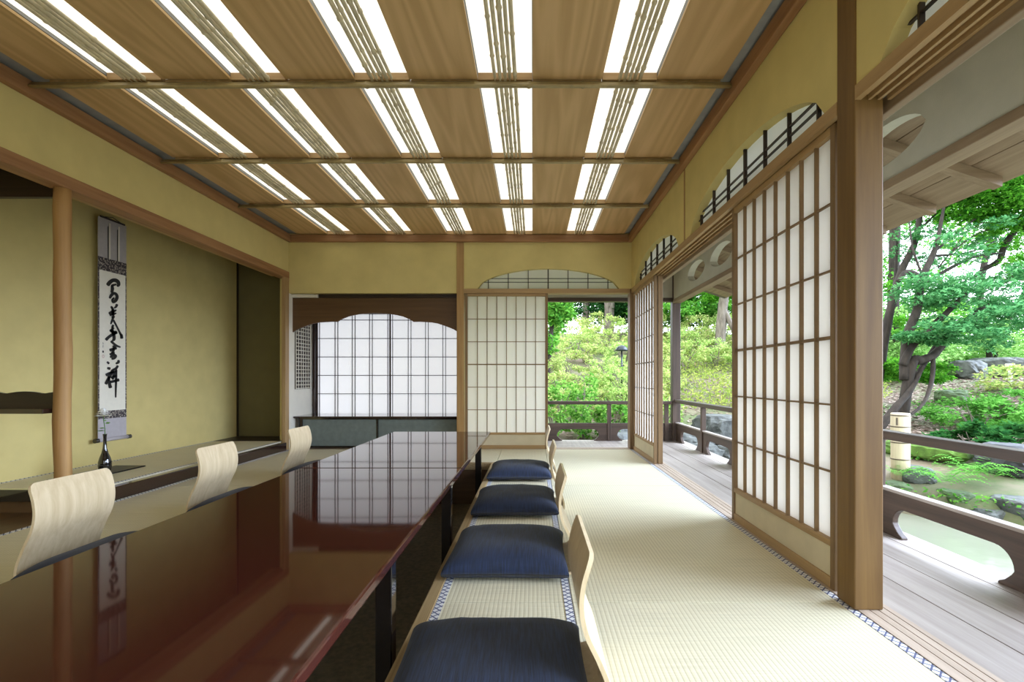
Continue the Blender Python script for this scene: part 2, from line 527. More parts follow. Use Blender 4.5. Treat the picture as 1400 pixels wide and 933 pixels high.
def transom(name, axis, c, half, h, plane, label):
    """translucent paper and thin bars filling one arch; plane = outer paper plane"""
    w = sroot(name, label, 'transom window')
    poly = arch_pts(c, half + .03, KT, h + .03) 
    pa = MB()
    n = len(poly)
    def put(a, d, z): return (d, a, z) if axis == 'y' else (a, d, z)
    pa.add([put(a, plane, z) for a, z in poly], [tuple(range(n))])
    pa.build('paper', 'paper', w)
    ba = MB()
    k = -3
    for k in range(-3, 4):
        a = c + k * .232
        u = (a - c) / half
        zt = KT + h * max(0, 1 - u * u) ** .58 + .02
        t = .0042 if k else .0065
        if axis == 'y': ba.box(plane - .022, plane - .004, a - t, a + t, KT, zt)
        else: ba.box(a - t, a + t, plane - .022, plane - .004, KT, zt)
    for dz in (.085, .128):
        wid = half * math.sqrt(max(0, 1 - (dz / h) ** 1.72)) + .03
        if axis == 'y': ba.box(plane - .018, plane - .006, c - wid, c + wid, KT + dz - .0032, KT + dz + .0032)
        else: ba.box(c - wid, c + wid, plane - .018, plane - .006, KT + dz - .0032, KT + dz + .0032)
    ba.build('lattice', 'dark_z', w)
    return w


transom('window_2', 'y', 2.70, .81, .245, XR + WT - .012, 'arched paper transom above the near tall shoji panel')
transom('window_3', 'y', 4.61, .82, .245, XR + WT - .012, 'small-looking arched paper transom above the far veranda opening')
transom('window_4', 'y', .78, .81, .245, XR + WT - .012, 'arched paper transom cut off by the upper edge beyond the thick pillar')

# back wall
wb = sroot('wall_back', 'olive plaster far wall above the alcove and the garden opening', 'wall')
MB().box(XL - .08, -.879, YB, YB + .07, 1.807, ZT).build('wall_panel', 'plaster', wb)
MB().prism(wall_arch(-.796, XR, KT, ZT, .178, .82, .235), 'y', YB, YB + WT).build('wall_panel', 'plaster', wb)
transom('window_5', 'x', .178, .82, .235, YB + WT - .012, 'wide arched paper transom in the far wall above the garden opening')

# left wall above the alcove lintel
wl = sroot('wall_left', 'olive plaster wall above the alcove lintel', 'wall')
MB().box(XL - .08, XL, YN, YB, 2.04, ZT).build('wall_panel', 'plaster', wl)
wn = MB(); wn.box(-3.75, XR + .1, YN - .08, YN, KT, ZT); wn.box(-3.75, -1.1, YN - .08, YN, -.1, KT)
struct(wn.build('wall_near', 'plaster'))

# ------------------------------------------------------------------ pillars and lintels
def post(name, x0, x1, y0, y1, z0, z1, mat, label):
    return struct(MB().box(x0, x1, y0, y1, z0, z1).build(name, mat, bevel=.005), label, 'pillar')


post('pillar', 1.135, 1.237, 1.705, 1.807, .004, ZC, 'pillar_wood', 'thick square wooden pillar beside the tall shoji panel')
post('pillar', -.879, -.796, YB - .012, YB + .08, 0, ZC, 'hinoki_z', 'slim square pillar between the alcove window and the far shoji panel')
post('pillar', XL - .036, XL + .008, YB - .086, YB, 0, 1.975, 'kamoi_z', 'light wooden corner pillar where alcove and window niche meet')
post('pillar', XR - .02, XR + .10, YB - .01, YB + .13, .004, KT, 'shoji_z', 'weathered corner pillar between the garden opening and the stacked shoji')

k = MB()
kz = 1.805
prof = [(1.135, KT), (1.135, kz)]
for i in range(3):
    a = 1.157 + i * .034
    prof += [(a, kz), (a, kz + .018), (a + .024, kz + .018), (a + .024, kz)]
prof += [(1.262, kz), (1.262, KT)]
k.prism(prof, 'y', 1.807, YB - .01)
struct(k.build('trim_3', 'kamoi_y'), 'grooved door lintel above the tall shoji and the veranda opening', 'lintel')
k = MB(); k.prism(prof, 'y', YN, 1.705)
struct(k.build('trim_4', 'kamoi_y'), 'grooved door lintel running past the thick pillar towards the viewer', 'lintel')
k = MB(); k.box(1.264, 1.300, YN, 5.75, 1.775, 1.835)
struct(k.build('trim_5', 'eave_y', bevel=.004))
k = MB(); k.box(-.796, XR - .02, YB - .012, YB + .10, kz, KT)
struct(k.build('trim_6', 'kamoi_x', bevel=.003), 'door lintel above the far shoji panel and the garden opening', 'lintel')
# alcove lintel
struct(MB().box(XL - .10, XL + .012, YN, YB - .001, 1.971, 2.05).build('trim_7', 'cornice_y', bevel=.008), 'long wooden beam above the alcove', 'beam')
struct(MB().box(XL - .20, XL - .10, 2.96, YB, 2.0, 2.05).build('trim_8', 'kamoi_y'))
# cornices
struct(MB().box(XL, XL + .045, YN, YB, 2.39, 2.474).build('trim_9', 'cornice_y', bevel=.006), 'reddish cornice along the alcove wall', 'cornice')
struct(MB().box(XR - .045, XR, YN, YB, 2.39, 2.474).build('trim_10', 'cornice_y', bevel=.006), 'reddish cornice along the veranda wall', 'cornice')
struct(MB().box(XL + .045, XR - .045, YB - .045, YB, 2.39, 2.474).build('trim_11', 'cornice_x', bevel=.006), 'reddish cornice along the far wall', 'cornice')

# ------------------------------------------------------------------ ceiling
ceil = sroot('ceiling', 'wooden board ceiling divided by glowing strips', 'ceiling')
strips = [-2.198, -1.516, -.8325, -.153, .534]
HW = .152
rods_y = [-.155, .79, 1.735, 2.68, 3.625, 4.57]
bays_y = [(-1.1, -.155), (-.155, .79), (.79, 1.735), (1.735, 2.68), (2.68, 3.625), (3.625, 4.57), (4.57, 5.535)]
edges = [-2.69]
for sx_ in strips: edges += [sx_ - HW, sx_ + HW]
edges += [1.045]
for i in range(0, len(edges), 2):
    for y0, y1 in bays_y:
        MB().box(edges[i], edges[i + 1], y0 + .012, y1 - .012, ZC, ZC + .014).build('ceiling_board', 'ceiling_board', ceil)
sl = MB()
for i in range(0, len(edges), 2):
    lo = XL if i == 0 else edges[i] + .004
    hi = XR if i == len(edges) - 2 else edges[i + 1] - .004
    sl.box(lo, hi, YN, YB, ZC + .022, ZC + .05)
sl.build('ceiling_backing', 'ceiling_grey', ceil)
MB().box(XL - .1, XR + .1, YN, YB + .1, ZC + .09, ZC + .13).build('ceiling_slab', 'ceiling_grey', ceil)
MB().box(XL, XR, YN, -1.1, ZC, ZC + .02).build('ceiling_board', 'ceiling_board', ceil)
orda = ['first', 'second', 'third', 'fourth', 'fifth']
for i, sx_ in enumerate(strips):
    t = thing('ceiling_light', f'glowing ceiling strip behind bamboo rods, {orda[i]} from the alcove wall', 'ceiling light', (sx_, 0, ZC + .03), 'glowing strips of the ceiling')
    for y0, y1 in bays_y:
        MB().box(sx_ - HW + .004, sx_ + HW - .004, y0 + .016, y1 - .016, ZC + .034, ZC + .040).build('diffuser', 'diffuser', t)
        MB().box(sx_ - HW + .002, sx_ + HW - .002, y1 - .016, y1 + .016, ZC - .004, ZC + .036).build('crossbar', 'kamoi_x', t)
    for kx in range(5):
        x = sx_ + (kx - 2) * .0275
        r0 = .0102 + .001 * ((kx * 7 + i) % 3 - 1)
        pts, rad = [], []
        y = -1.1
        ph = random.uniform(0, .3)
        nodes = [y0 for y0 in np.arange(-1.1 + ph, 5.5, .27 + .03 * ((kx + i) % 3))]
        ys = sorted([-1.1, 5.53] + [q for nd in nodes for q in (nd - .012, nd - .004, nd + .004, nd + .012) if -1.09 < q < 5.52])
        for q in ys:
            isn = any(abs(q - nd) < .006 for nd in nodes)
            pts.append((x + .0012 * math.sin(q * 3 + kx * 2 + i), q, ZC + .004)); rad.append(r0 * (1.34 if isn else 1))
        MB().tube(pts, rad, 8).build('bamboo_rod', 'bamboo', t, smooth=True)
for i, y in enumerate(rods_y[1:]):
    t = thing('bamboo_pole', ['bamboo pole crossing under the ceiling over the viewer', 'bamboo pole crossing under the ceiling before the first visible one',
                              'thick double bamboo pole across the ceiling, fullest of the three crossing poles', 'bamboo pole across the ceiling, middle one of three crossing poles',
                              'bamboo pole across the ceiling closest to the far wall'][i], 'bamboo pole', (XL + .045, y, ZC - .03), 'bamboo poles crossing the ceiling')
    for nm, r, dy, dz in (('pole', .0165, .006, -.021), ('thin_pole', .0095, -.014, -.036)):
        pts, rad = [], []
        nodes = np.arange(XL + .2 + .1 * i, XR - .06, .30)
        xs = sorted([XL + .047, XR - .047] + [q for nd in nodes for q in (nd - .012, nd - .003, nd + .003, nd + .012) if XL + .06 < q < XR - .06])
        for q in xs:
            isn = any(abs(q - nd) < .005 for nd in nodes)
            pts.append((q, y + dy, ZC + dz + .002 * math.sin(q * 1.7 + i))); rad.append(r * (1.22 if isn else 1))
        MB().tube(pts, rad, 10).build(nm, 'bamboo_dark', t, smooth=True)

# ------------------------------------------------------------------ tokonoma (left alcove)
XT = -3.68
wt = sroot('wall_alcove', 'plaster rear wall of the scroll alcove', 'wall')
MB().box(XT - .06, XT, YN, 6.09, -.1, 2.6).build('wall_panel', 'plaster', wt)
MB().box(XT, XL - .04, 6.03, 6.09, -.1, 2.6).build('end_wall', 'plaster_dark_shaded', wt)
MB().box(XT, XL - .08, YN, 6.03, 2.45, 2.5).build('alcove_ceiling', 'brown_y', wt)
MB().box(XT - .005, XT + .012, 6.005, 6.03, .1, 2.45).build('corner_batten', 'dark_z', wt)
MB().box(XL - .10, XL - .03, YB, 6.25, -.05, 2.6).build('wall_panel', 'plaster', wt)
dais = sroot('alcove_platform', 'raised tatami platform with dark lacquered front in the alcove', 'platform')
MB().box(XT, -2.872, 2.98, 5.565, .0, .098).build('tatami_top', 'tatami', dais)
MB().box(-2.902, -2.874, 2.98, 5.565, .09, .0995).build('border', 'heri_y', dais)
MB().box(XT, XT + .025, 2.98, 5.565, .09, .0995).build('border', 'heri_y', dais)
MB().box(-2.870, XL + .022, 2.93, 5.50, .0, .092).build('front_rail', 'edge_lacquer', dais, bevel=.006)
MB().box(XT, -2.87, 5.57, 6.03, .0, .100).build('end_board', 'dark_y', dais)
lp = []
for i in range(15):
    z = 2.0 * i / 14
    lp.append((XL - .032 + .003 * math.sin(i * 1.3), 2.935 + .003 * math.sin(i * .9 + 1), z))
struct(MB().tube(lp, [.0425 + .0015 * math.sin(i * 2.1) for i in range(15)], 20).build('alcove_pillar', 'log', smooth=True), 'round polished log pillar at the near end of the scroll alcove', 'pillar')
# partition between the two alcoves
pa = sroot('partition', 'dark partition with shelf between log pillar and alcove wall', 'partition')
MB().box(XT, XL - .08, 2.92, 2.95, 1.918, 2.45).build('upper_board', 'dark_x', pa)
MB().box(XT, XL - .068, 2.92, 2.955, .076, .148).build('lower_rail', 'black_lacquer', pa)
MB().box(XT, XL - .068, 2.955, 2.975, .0, .076).build('riser_board', 'brown_x', pa)
MB().box(XT, XL - .068, 2.85, 2.99, .612, .640).build('shelf', 'edge_lacquer', pa, bevel=.003)
wv = [(XT, .64)]
nW = 40
for i in range(nW + 1):
    x = XT + (XL - .068 - XT) * i / nW
    wv.append((x, .728 + .014 * abs(math.sin((x - XT) * 13.5)) ** 1.0))
wv.append((XL - .068, .64))
MB().prism(wv[::-1], 'y', 2.945, 2.965).build('wavy_apron', 'dark_x', pa)

# scroll
XS = XT + .05
def sp(px, py):
    Y = -XS * F / (CX - px); return (Y, CH - (py - CY) * Y / F)
sy0, sy1 = -XS * F / (CX - 134.0), -XS * F / (CX - 172.8)
t = thing('hanging_scroll', 'hanging scroll with bold black brush writing on the alcove wall', 'scroll', (XS, (sy0 + sy1) / 2, .27))
def sheet(y0, y1, z0, z1, mat, nm, x=0., th=.003):
    return MB().box(XS + x - th, XS + x, y0, y1, z0, z1).build(nm, mat, t)
sheet(sy0, sy1, .31, 2.18, 'scroll_grey', 'mounting')
sheet(sy0 + .012, sy1 - .012, 1.735, 1.845, 'brocade', 'upper_band', .0012, .002)
sheet(sy0 + .012, sy1 - .012, .545, 1.735, 'scroll_paper', 'paper', .0014, .002)
sheet(sy0 + .012, sy1 - .012, .478, .545, 'brocade', 'lower_band', .0012, .002)
sheet(sy1 - .0115, sy1, .478, 1.845, 'brocade', 'side_band', .0012, .002)
sheet(sy0, sy0 + .0115, .478, 1.845, 'brocade', 'side_band', .0012, .002)
for q in (.098, .190):
    sheet(sy0 + q, sy0 + q + .016, 1.845, 2.15, 'scroll_white', 'hanging_strip', .006, .002)
    sheet(sy0 + q - .006, sy0 + q, 1.845, 2.12, 'ink', 'strip_edge', .003, .002)
ro = MB().tube([(XS + .004, sy0 - .004, .30), (XS + .004, sy1 + .004, .30)], .016, 12).build('roller', 'scroll_grey', t, smooth=True)
for y0, y1 in ((sy0 - .035, sy0 - .004), (sy1 + .004, sy1 + .035)):
    MB().tube([(XS + .004, y0, .30), (XS + .004, y1, .30)], .019, 12).build('roller_knob', 'black_lacquer', t)
MB().tube([(XS, sy0 + .02, 2.185), (XS, sy1 - .02, 2.185)], .008, 8).build('top_rod', 'dark_y', t)
MB().tube([(XS, sy0 + .06, 2.19), (XS, (sy0 + sy1) / 2, 2.212), (XS, sy1 - .06, 2.19)], .003, 6).build('cord', 'ink', t)
strokes2 = [   # read off one enlargement of the upper writing: (x, y) and half-width
    ([(142, 338), (165, 308), (200, 285), (238, 286), (262, 305), (268, 335), (252, 352)], [15, 15, 14, 14, 14, 13, 8]),
    ([(185, 348), (205, 340), (240, 332)], [8, 9, 6]),
    ([(192, 345), (196, 385), (188, 425)], [10, 13, 10]),
    ([(165, 490), (185, 455), (212, 435), (240, 448), (250, 478), (236, 515), (206, 535), (196, 510), (215, 488)], [9, 12, 11, 11, 12, 13, 11, 9, 6]),
    ([(180, 588), (192, 605), (198, 618)], [7, 10, 8]), ([(248, 566), (238, 590), (218, 606)], [11, 9, 6]),
    ([(200, 612), (202, 650), (206, 690)], [9, 12, 10]),
    ([(162, 672), (195, 652), (240, 630)], [13, 12, 6]), ([(168, 690), (205, 678), (240, 666)], [8, 8, 5]),
    ([(190, 712), (220, 706)], [9, 8]), ([(205, 715), (192, 752), (176, 792)], [9, 9, 5]),
    ([(208, 748), (240, 808), (270, 868), (302, 932)], [8, 7, 7, 10]),
    ([(205, 805), (196, 832), (214, 846)], [9, 9, 6]), ([(170, 862), (205, 885), (243, 890)], [10, 12, 11]),
]
strokes3 = [
    ([(300, 150), (304, 192)], [10, 12]),
    ([(196, 70), (196, 110), (212, 150), (214, 205), (196, 216)], [8, 12, 12, 12, 7]),
    ([(122, 210), (152, 180), (195, 150), (243, 122)], [12, 11, 11, 14]),
    ([(182, 228), (205, 250), (240, 278), (288, 296)], [10, 9, 9, 6]),
    ([(206, 282), (220, 300)], [9, 10]), ([(168, 332), (200, 320), (240, 306)], [12, 10, 11]),
    ([(212, 305), (205, 340), (192, 372)], [9, 11, 9]), ([(168, 382), (198, 368), (222, 362)], [9, 9, 6]),
    ([(170, 412), (195, 400), (214, 385), (232, 400), (216, 424), (188, 432)], [8, 10, 8, 12, 10, 8]),
    ([(134, 468), (155, 486)], [7, 9]), ([(266, 450), (264, 472), (236, 488)], [9, 11, 6]),
    ([(140, 540), (168, 546)], [9, 10]), ([(258, 514), (236, 545), (200, 560)], [9, 10, 8]),
    ([(124, 620), (160, 600), (195, 588), (246, 576)], [12, 10, 9, 6]),
    ([(198, 560), (176, 610), (148, 662), (120, 722)], [9, 12, 11, 12]),
    ([(160, 640), (156, 690), (172, 765)], [9, 10, 14]), ([(210, 580), (212, 630), (196, 668)], [8, 11, 9]),
    ([(180, 650), (215, 636), (250, 626)], [8, 8, 6]), ([(170, 702), (220, 690), (270, 676)], [10, 10, 12]),
    ([(240, 560), (238, 660), (236, 760), (234, 880)], [9, 9, 8, 5]),
    ([(86, 240), (88, 262)], [2, 3]), ([(87, 275), (86, 300)], [3, 2]), ([(86, 338), (88, 358)], [5, 6]),
]
ca = MB()
def ribbon(pts, wid, oy):
    P = [Vector((130 + a / 8.49, oy + b / 8.49)) for a, b in pts]
    # smooth resample
    Q, W = [], []
    m = len(P)
    for i in range(m - 1):
        p0, p1, p2, p3 = P[max(i - 1, 0)], P[i], P[i + 1], P[min(i + 2, m - 1)]
        for s_ in range(5):
            u = s_ / 5
            Q.append(.5 * ((2 * p1) + (p2 - p0) * u + (2 * p0 - 5 * p1 + 4 * p2 - p3) * u * u + (3 * p1 - p0 - 3 * p2 + p3) * u ** 3))
            W.append(wid[i] * (1 - u) + wid[i + 1] * u)
    Q.append(P[-1]); W.append(wid[-1])
    d0 = (Q[1] - Q[0]).normalized() * W[0] * .6 / 8.49; d1 = (Q[-1] - Q[-2]).normalized() * W[-1] * .6 / 8.49
    Q = [Q[0] - d0] + Q + [Q[-1] + d1]; W = [W[0] * .45] + W + [W[-1] * .45]
    V = []
    for i, q in enumerate(Q):
        tg = (Q[min(i + 1, len(Q) - 1)] - Q[max(i - 1, 0)])
        tg = tg.normalized() if tg.length > 1e-6 else Vector((1, 0))
        nn = Vector((-tg.y, tg.x)) * (W[i] * 1.55 if W[i] > 4 else W[i]) / 8.49
        for e in (q + nn, q - nn):
            y, z = sp(e.x, e.y); V.append((XS + .0042, y, z))
    ca.add(V, [(2 * i, 2 * i + 1, 2 * i + 3, 2 * i + 2) for i in range(len(Q) - 1)])
S2 = [(a, b, 350) for a, b in strokes2]; S3 = [(a, b, 440) for a, b in strokes3]
for grp_ in (S2[:4], S2[4:10], S2[10:] + S3[:4], S3[4:8], S3[8:18]):
    ca = MB()
    for a, b, oy in grp_: ribbon(a, b, oy)
    ca.build('brush_character', 'ink', t, fix=False)
for q in S3[18:]:
    ca = MB(); ribbon(*q); ca.build('signature_mark', 'ink', t, fix=False)
ca = MB(); ribbon([(80, 388), (96, 388), (96, 416), (80, 416), (80, 388)], [1.5] * 5, 440)
ca.build('seal_mark', 'seal', t, fix=False)

# vase, flower, board
vb = (-3.235, 3.655)
o = MB().box(-3.42, -3.175, 3.40, 3.965, .0985, .108).build('display_board', 'matte_black', bevel=.002)
tag(o, 'thin black lacquer board under the vase on the alcove platform', 'board')
t = thing('bud_vase', 'black glossy bottle vase with one white flower', 'vase', (vb[0], vb[1], .108))
MB().lathe([(.020, 0), (.028, .002), (.036, .02), (.042, .055), (.041, .082), (.033, .115), (.021, .15), (.0135, .185), (.0105, .225), (.010, .262), (.0125, .288), (.015, .292), (.011, .289), (.008, .25)],
           (vb[0], vb[1], .108), 32).build('body', 'vase_black', t, smooth=True)
fl = bpy.data.objects.new('flower', None)
stem = MB().tube([(vb[0], vb[1], .36), (vb[0] + .004, vb[1] - .004, .44), (vb[0] - .004, vb[1] - .010, .535)], .0028, 6).build('stem', 'stem_green', t, smooth=True)
bpy.data.objects.remove(fl)
bl = MB()
for ring_, (r, zz, n) in enumerate(((.054, -.004, 15), (.050, .004, 13), (.040, .010, 11), (.026, .014, 8), (.014, .016, 5))):
    for k_ in range(n):
        w = 2 * math.pi * (k_ + .5 * ring_) / n
        d = Vector((math.cos(w), math.sin(w), 0)); s_ = Vector((-d.y, d.x, 0))
        c = Vector((vb[0] - .004, vb[1] - .010, .538 + zz))
        up = Vector((0, 0, .014 + .012 * ring_))
        bl.add([c, c + d * r * .6 + s_ * .010 + up * .7, c + d * r + up * .4, c + d * r * .6 - s_ * .010 + up * .7], [(0, 1, 2, 3)])
bl.build('blossom', 'petal', t, fix=False)
for (dx, dy, z, s_) in ((-.02, -.035, .425, 1), (-.015, -.03, .445, .7), (.012, .02, .48, .7), (-.01, .014, .50, .5)):
    c = Vector((vb[0], vb[1], z)); d = Vector((dx, dy, .004)).normalized() * .05 * s_; e = Vector((-d.y, d.x, .014)) * .4
    MB().add([c, c + d * .5 + e, c + d, c + d * .5 - e], [(0, 1, 2, 3)]).build('leaf', 'leaf_bush', t, fix=False)

# ------------------------------------------------------------------ window niche (shoin) in the far wall
niche = sroot('wall_niche', 'pale plaster walls of the far window niche', 'wall')
MB().box(XL - .03, XL, YB + .001, 6.24, -.05, 2.1).build('side_wall', 'plaster_white', niche)
MB().box(-.879, -.80, YB + .082, 6.24, -.05, 2.1).build('side_wall', 'plaster', niche)
MB().box(XL - .1, -.80, 6.215, 6.26, -.05, .35).build('lower_wall', 'plaster', niche)
MB().box(XL - .1, -.80, 6.215, 6.26, 1.66, 2.1).build('upper_wall', 'plaster', niche)
MB().box(XL - .1, XL + .042, 6.215, 6.26, .35, 1.66).build('wall_panel', 'plaster_white', niche)
MB().box(XL - .1, -.80, YB + .072, 6.26, 2.1, 2.14).build('niche_ceiling', 'brown_x', niche)
w = sroot('window_1', 'bright double paper window with thin dark lattice in the far niche', 'window')
wx0, wx1, wz0, wz1, wy = XL + .045, -.882, .372, 1.64, 6.2
fm = MB()
fm.box(wx0 - .035, wx0, wy - .03, wy + .03, wz0 - .02, wz1 + .03); fm.box(wx0, wx1, wy - .03, wy + .03, wz0 - .02, wz0)
fm.box(wx0, wx1, wy - .03, wy + .03, wz1, wz1 + .03)
fm.build('frame', 'edge_lacquer', w, bevel=.003)
mid = -1.832
for x0, x1, dy in ((wx0, mid + .01, 0), (mid - .01, wx1, .012)):
    MB().box(x0, x1, wy + .018 + dy, wy + .0195 + dy, wz0, wz1).build('paper', 'lit_paper', w)
    la = MB()
    for q in (x0, x1 - .017): la.box(q, q + .017, wy - .006 + dy, wy + .014 + dy, wz0, wz1)
    pit = .221
    nx = 4
    for i in range(nx + 1):
        c = x0 + .035 + (x1 - x0 - .07) * i / nx
        for d in ((-.018, .018) if 0 < i < nx else ((0.004,) if i == 0 else (-.004,))):
            la.box(c + d - .003, c + d + .003, wy + dy, wy + .014 + dy, wz0, wz1)
    for i in range(5):
        z = wz0 + .237 * (i + 1) + .012
        if z < wz1: la.box(x0, x1, wy + .003 + dy, wy + .013 + dy, z - .0042, z + .0042)
    la.build('lattice', 'dark_z', w)
# arched header board
hb = [(396.8, 454.4), (403, 450.6), (410.2, 447.7), (418, 444.8), (426.3, 442.3), (434, 441), (442.3, 440.5), (451, 440), (459.8, 440.2), (464, 437.2), (469, 435.1), (475, 432.8), (482.5, 431.1), (490, 429.8), (498.6, 429)]
pts = []
for px, py in hb:
    q = at(px, py, 5.68); pts.append((q[0], q[2]))
cxm = (XL - .879) / 2 + .0
a0 = pts[0][0]
half = cxm - XL
pts = [(XL + (p[0] - a0) * (half / (cxm - a0)), p[1]) for p in pts]
full = pts + [(cxm, pts[-1][1] + .006)] + [(2 * cxm - x, z) for x, z in pts[::-1]]
poly = full + [(-.879, 1.765), (XL, 1.765)]
b_ = MB().prism(poly, 'y', 5.68, 5.705).build('header_board', 'brown_x')
struct(b_, 'brown wooden header board with cusped lower edge above the bright window', 'board')
struct(MB().box(XL + .31, -.88, 5.672, 5.71, 1.768, 1.83).build('trim_12', 'dark_x'))
struct(MB().box(XL, XL + .30, 5.66, 5.70, 1.768, 1.802).build('trim_13', 'plaster_white'))
# bamboo lattice on the niche side wall
t = thing('lattice_panel', 'narrow bamboo lattice screen on the niche side wall', 'lattice', (XL + .001, 5.93, .69))
MB().box(XL + .0005, XL + .004, 5.73, 6.12, .69, 1.62).build('backing', 'dark_z', t)
g = MB()
for i in range(7):
    y = 5.745 + .36 * i / 6 + random.uniform(-.006, .006); g.tube([(XL + .011, y, .69), (XL + .011, y, 1.62)], .0048, 6)
for i in range(21):
    z = .70 + .91 * i / 20 + random.uniform(-.004, .004); g.tube([(XL + .016, 5.73, z), (XL + .016, 6.12, z)], .0055, 6)
g.build('slats', 'plaster_white', t)
# low cabinet with counter
t = thing('low_cabinet', 'low cabinet with grey-green sliding doors under the bright window', 'cabinet', (-1.85, 5.73, 0))
cx0, cx1 = XL + .055, -.882
MB().box(XL + .002, cx1, 5.69, 6.165, .352, .372).build('counter', 'edge_lacquer', t, bevel=.003)
fm = MB(); fm.box(cx0, cx0 + .045, 5.715, 5.75, .0, .352); fm.box(cx0, cx1, 5.715, 5.76, .0, .022); fm.box(cx0 + .045, cx1, 5.715, 5.76, .335, .352)
fm.build('frame', 'black_lacquer', t)
for x0, x1, dy in ((cx0 + .045, -1.835, .006), (-1.845, cx1, .02)):
    d = MB().box(x0, x1, 5.72 + dy, 5.732 + dy, .022, .335).build('door', 'door_green', t)
    MB().box(x1 - .018 if dy < .01 else x0, x1 if dy < .01 else x0 + .012, 5.716 + dy, 5.734 + dy, .022, .335).build('door_edge', 'black_lacquer', d)
MB().box(cx0, cx1, 5.76, 6.15, .0, .33).build('body', 'brown_x', t)


# ------------------------------------------------------------------ shoji panels
def shoji(label, W=.96, H=1.80, cols=8, group=None):
    t = thing('shoji_panel', label, 'sliding door', (0, 0, 0), group)
    D = .030
    for x0 in (0, W - .03): MB().box(x0, x0 + .03, 0, D, 0, H).build('stile', 'shoji_z', t, bevel=.002)
    MB().box(.03, W - .03, 0, D, H - .032, H).build('rail', 'kamoi_x', t, bevel=.002)
    MB().box(.03, W - .03, 0, D, 0, .042).build('rail', 'kamoi_x', t, bevel=.002)
    MB().box(.03, W - .03, 0, D, .163, .188).build('rail', 'kamoi_x', t, bevel=.002)
    MB().box(.03, W - .03, .009, .021, .042, .163).build('lower_board', 'koshi', t)
    la = MB()
    for i in range(1, cols):
        x = .03 + (W - .06) * i / cols
        la.box(x - .0042, x + .0042, .006, .022, .188, H - .032)
    for i in range(1, 6):
        z = .188 + (H - .22) * i / 6
        hh = .0065 if i == 3 else .0036
        la.box(.03, W - .03, .009, .021, z - hh, z + hh)
    la.build('lattice', 'shoji_z', t)
    MB().box(.03, W - .03, .0222, .0232, .188, H - .032).build('paper', 'paper', t)
    return t


ps = shoji('far-wall shoji panel beside the garden opening, its foot behind the table end', group='shoji panels')
ps.location = (-.786, YB + .012, .004)
R90 = -math.pi / 2        # local +x -> world -y, room face (local -y) -> world -x
def right_panel(yhi, xin, label):
    o = copy_thing(ps, (xin, yhi, .004), label, 'shoji panels'); o.rotation_euler = (0, 0, R90); return o
right_panel(2.815, 1.158, 'tall shoji panel standing next to the thick square pillar')
right_panel(2.845, 1.190, 'shoji panel slid behind the tall one by the pillar, only its edge showing')
right_panel(5.570, 1.128 + .028, 'shoji panel standing in the far corner along the veranda side')
post('pillar', 1.192, 1.240, 4.607, 4.665, .004, kz, 'shoji_z', 'narrow wooden jamb against the open edge of the corner shoji panel')

# ------------------------------------------------------------------ tables
def table(label, x0, x1, y0, y1, zt, legs, tilt):
    t = thing('low_table', label, 'table', ((x0 + x1) / 2, (y0 + y1) / 2, PZ), 'lacquered tables over the pit')
    o = MB().box(x0, x1, y0, y1, zt - .032, zt).build('tabletop', 'lacquer', t, bevel=.006)
    ap = MB()
    ap.box(x0 + .035, x0 + .055, y0 + .04, y1 - .04, zt - .075, zt - .032); ap.box(x1 - .055, x1 - .035, y0 + .04, y1 - .04, zt - .075, zt - .032)
    ap.box(x0 + .055, x1 - .055, y0 + .04, y0 + .06, zt - .075, zt - .032); ap.box(x0 + .055, x1 - .055, y1 - .06, y1 - .04, zt - .075, zt - .032)
    ap.build('apron', 'edge_lacquer', t)
    for lx, ly in legs:
        MB().box(lx - .026, lx + .026, ly - .026, ly + .026, PZ + .0008, zt - .032).build('leg', 'black_lacquer', t, bevel=.004)
    t.rotation_euler = (tilt, 0, 0)
    return t
TX0, TX1, TZ = -1.352, -.411, .303
table('glossy dark red lacquer table reflecting the far window', TX0, TX1, 2.803, 4.70, TZ, ((-.467, 4.155), (-1.296, 4.155), (-.515, 2.905), (-1.25, 2.905)), .0)
table('glossy dark red lacquer table reflecting the scroll, in front of the window-side table', TX0, TX1, .45, 2.797, TZ - .001, ((-.467, 2.63), (-1.296, 2.63), (-.467, 1.535), (-1.296, 1.535)), .0)


# ------------------------------------------------------------------ zabuton cushions
def cushion_mesh(seed):
    m = MB(); n = 22; a = .258
    r = random.Random(seed)
    def hgt(u, v, s):
        e = (max(0, 1 - abs(u) ** 3.2) * max(0, 1 - abs(v) ** 3.6)) ** .36
        wr = .006 * noise.noise(Vector((u * 2.6 + seed, v * 2.6, s))) + .003 * noise.noise(Vector((u * 9, v * 3 + seed, s)))
        return e * .082 + wr * e if s > 0 else (e ** .35) * .024
    def xy(u, v):
        k = 1 - .045 * (1 - v * v); k2 = 1 - .045 * (1 - u * u)
        return a * u * k, a * v * k2
    us = [math.sin(math.pi / 2 * (-1 + 2 * i / n)) for i in range(n + 1)]
    V, Fs = [], []
    for s in (1, -1):
        for i in range(n + 1):
            for j in range(n + 1):
                x, y = xy(us[i], us[j]); V.append((x, y, .026 + s * hgt(us[i], us[j], s)))
    N1 = (n + 1) ** 2
    for i in range(n):
        for j in range(n):
            q = i * (n + 1) + j
            Fs.append((q, q + n + 1, q + n + 2, q + 1)); Fs.append((q + N1, q + 1 + N1, q + n + 2 + N1, q + n + 1 + N1))
    m.add(V, Fs)
    z0 = min(p[2] for p in m.v); m.v = [(x, y, z - z0) for x, y, z in m.v]
    return m


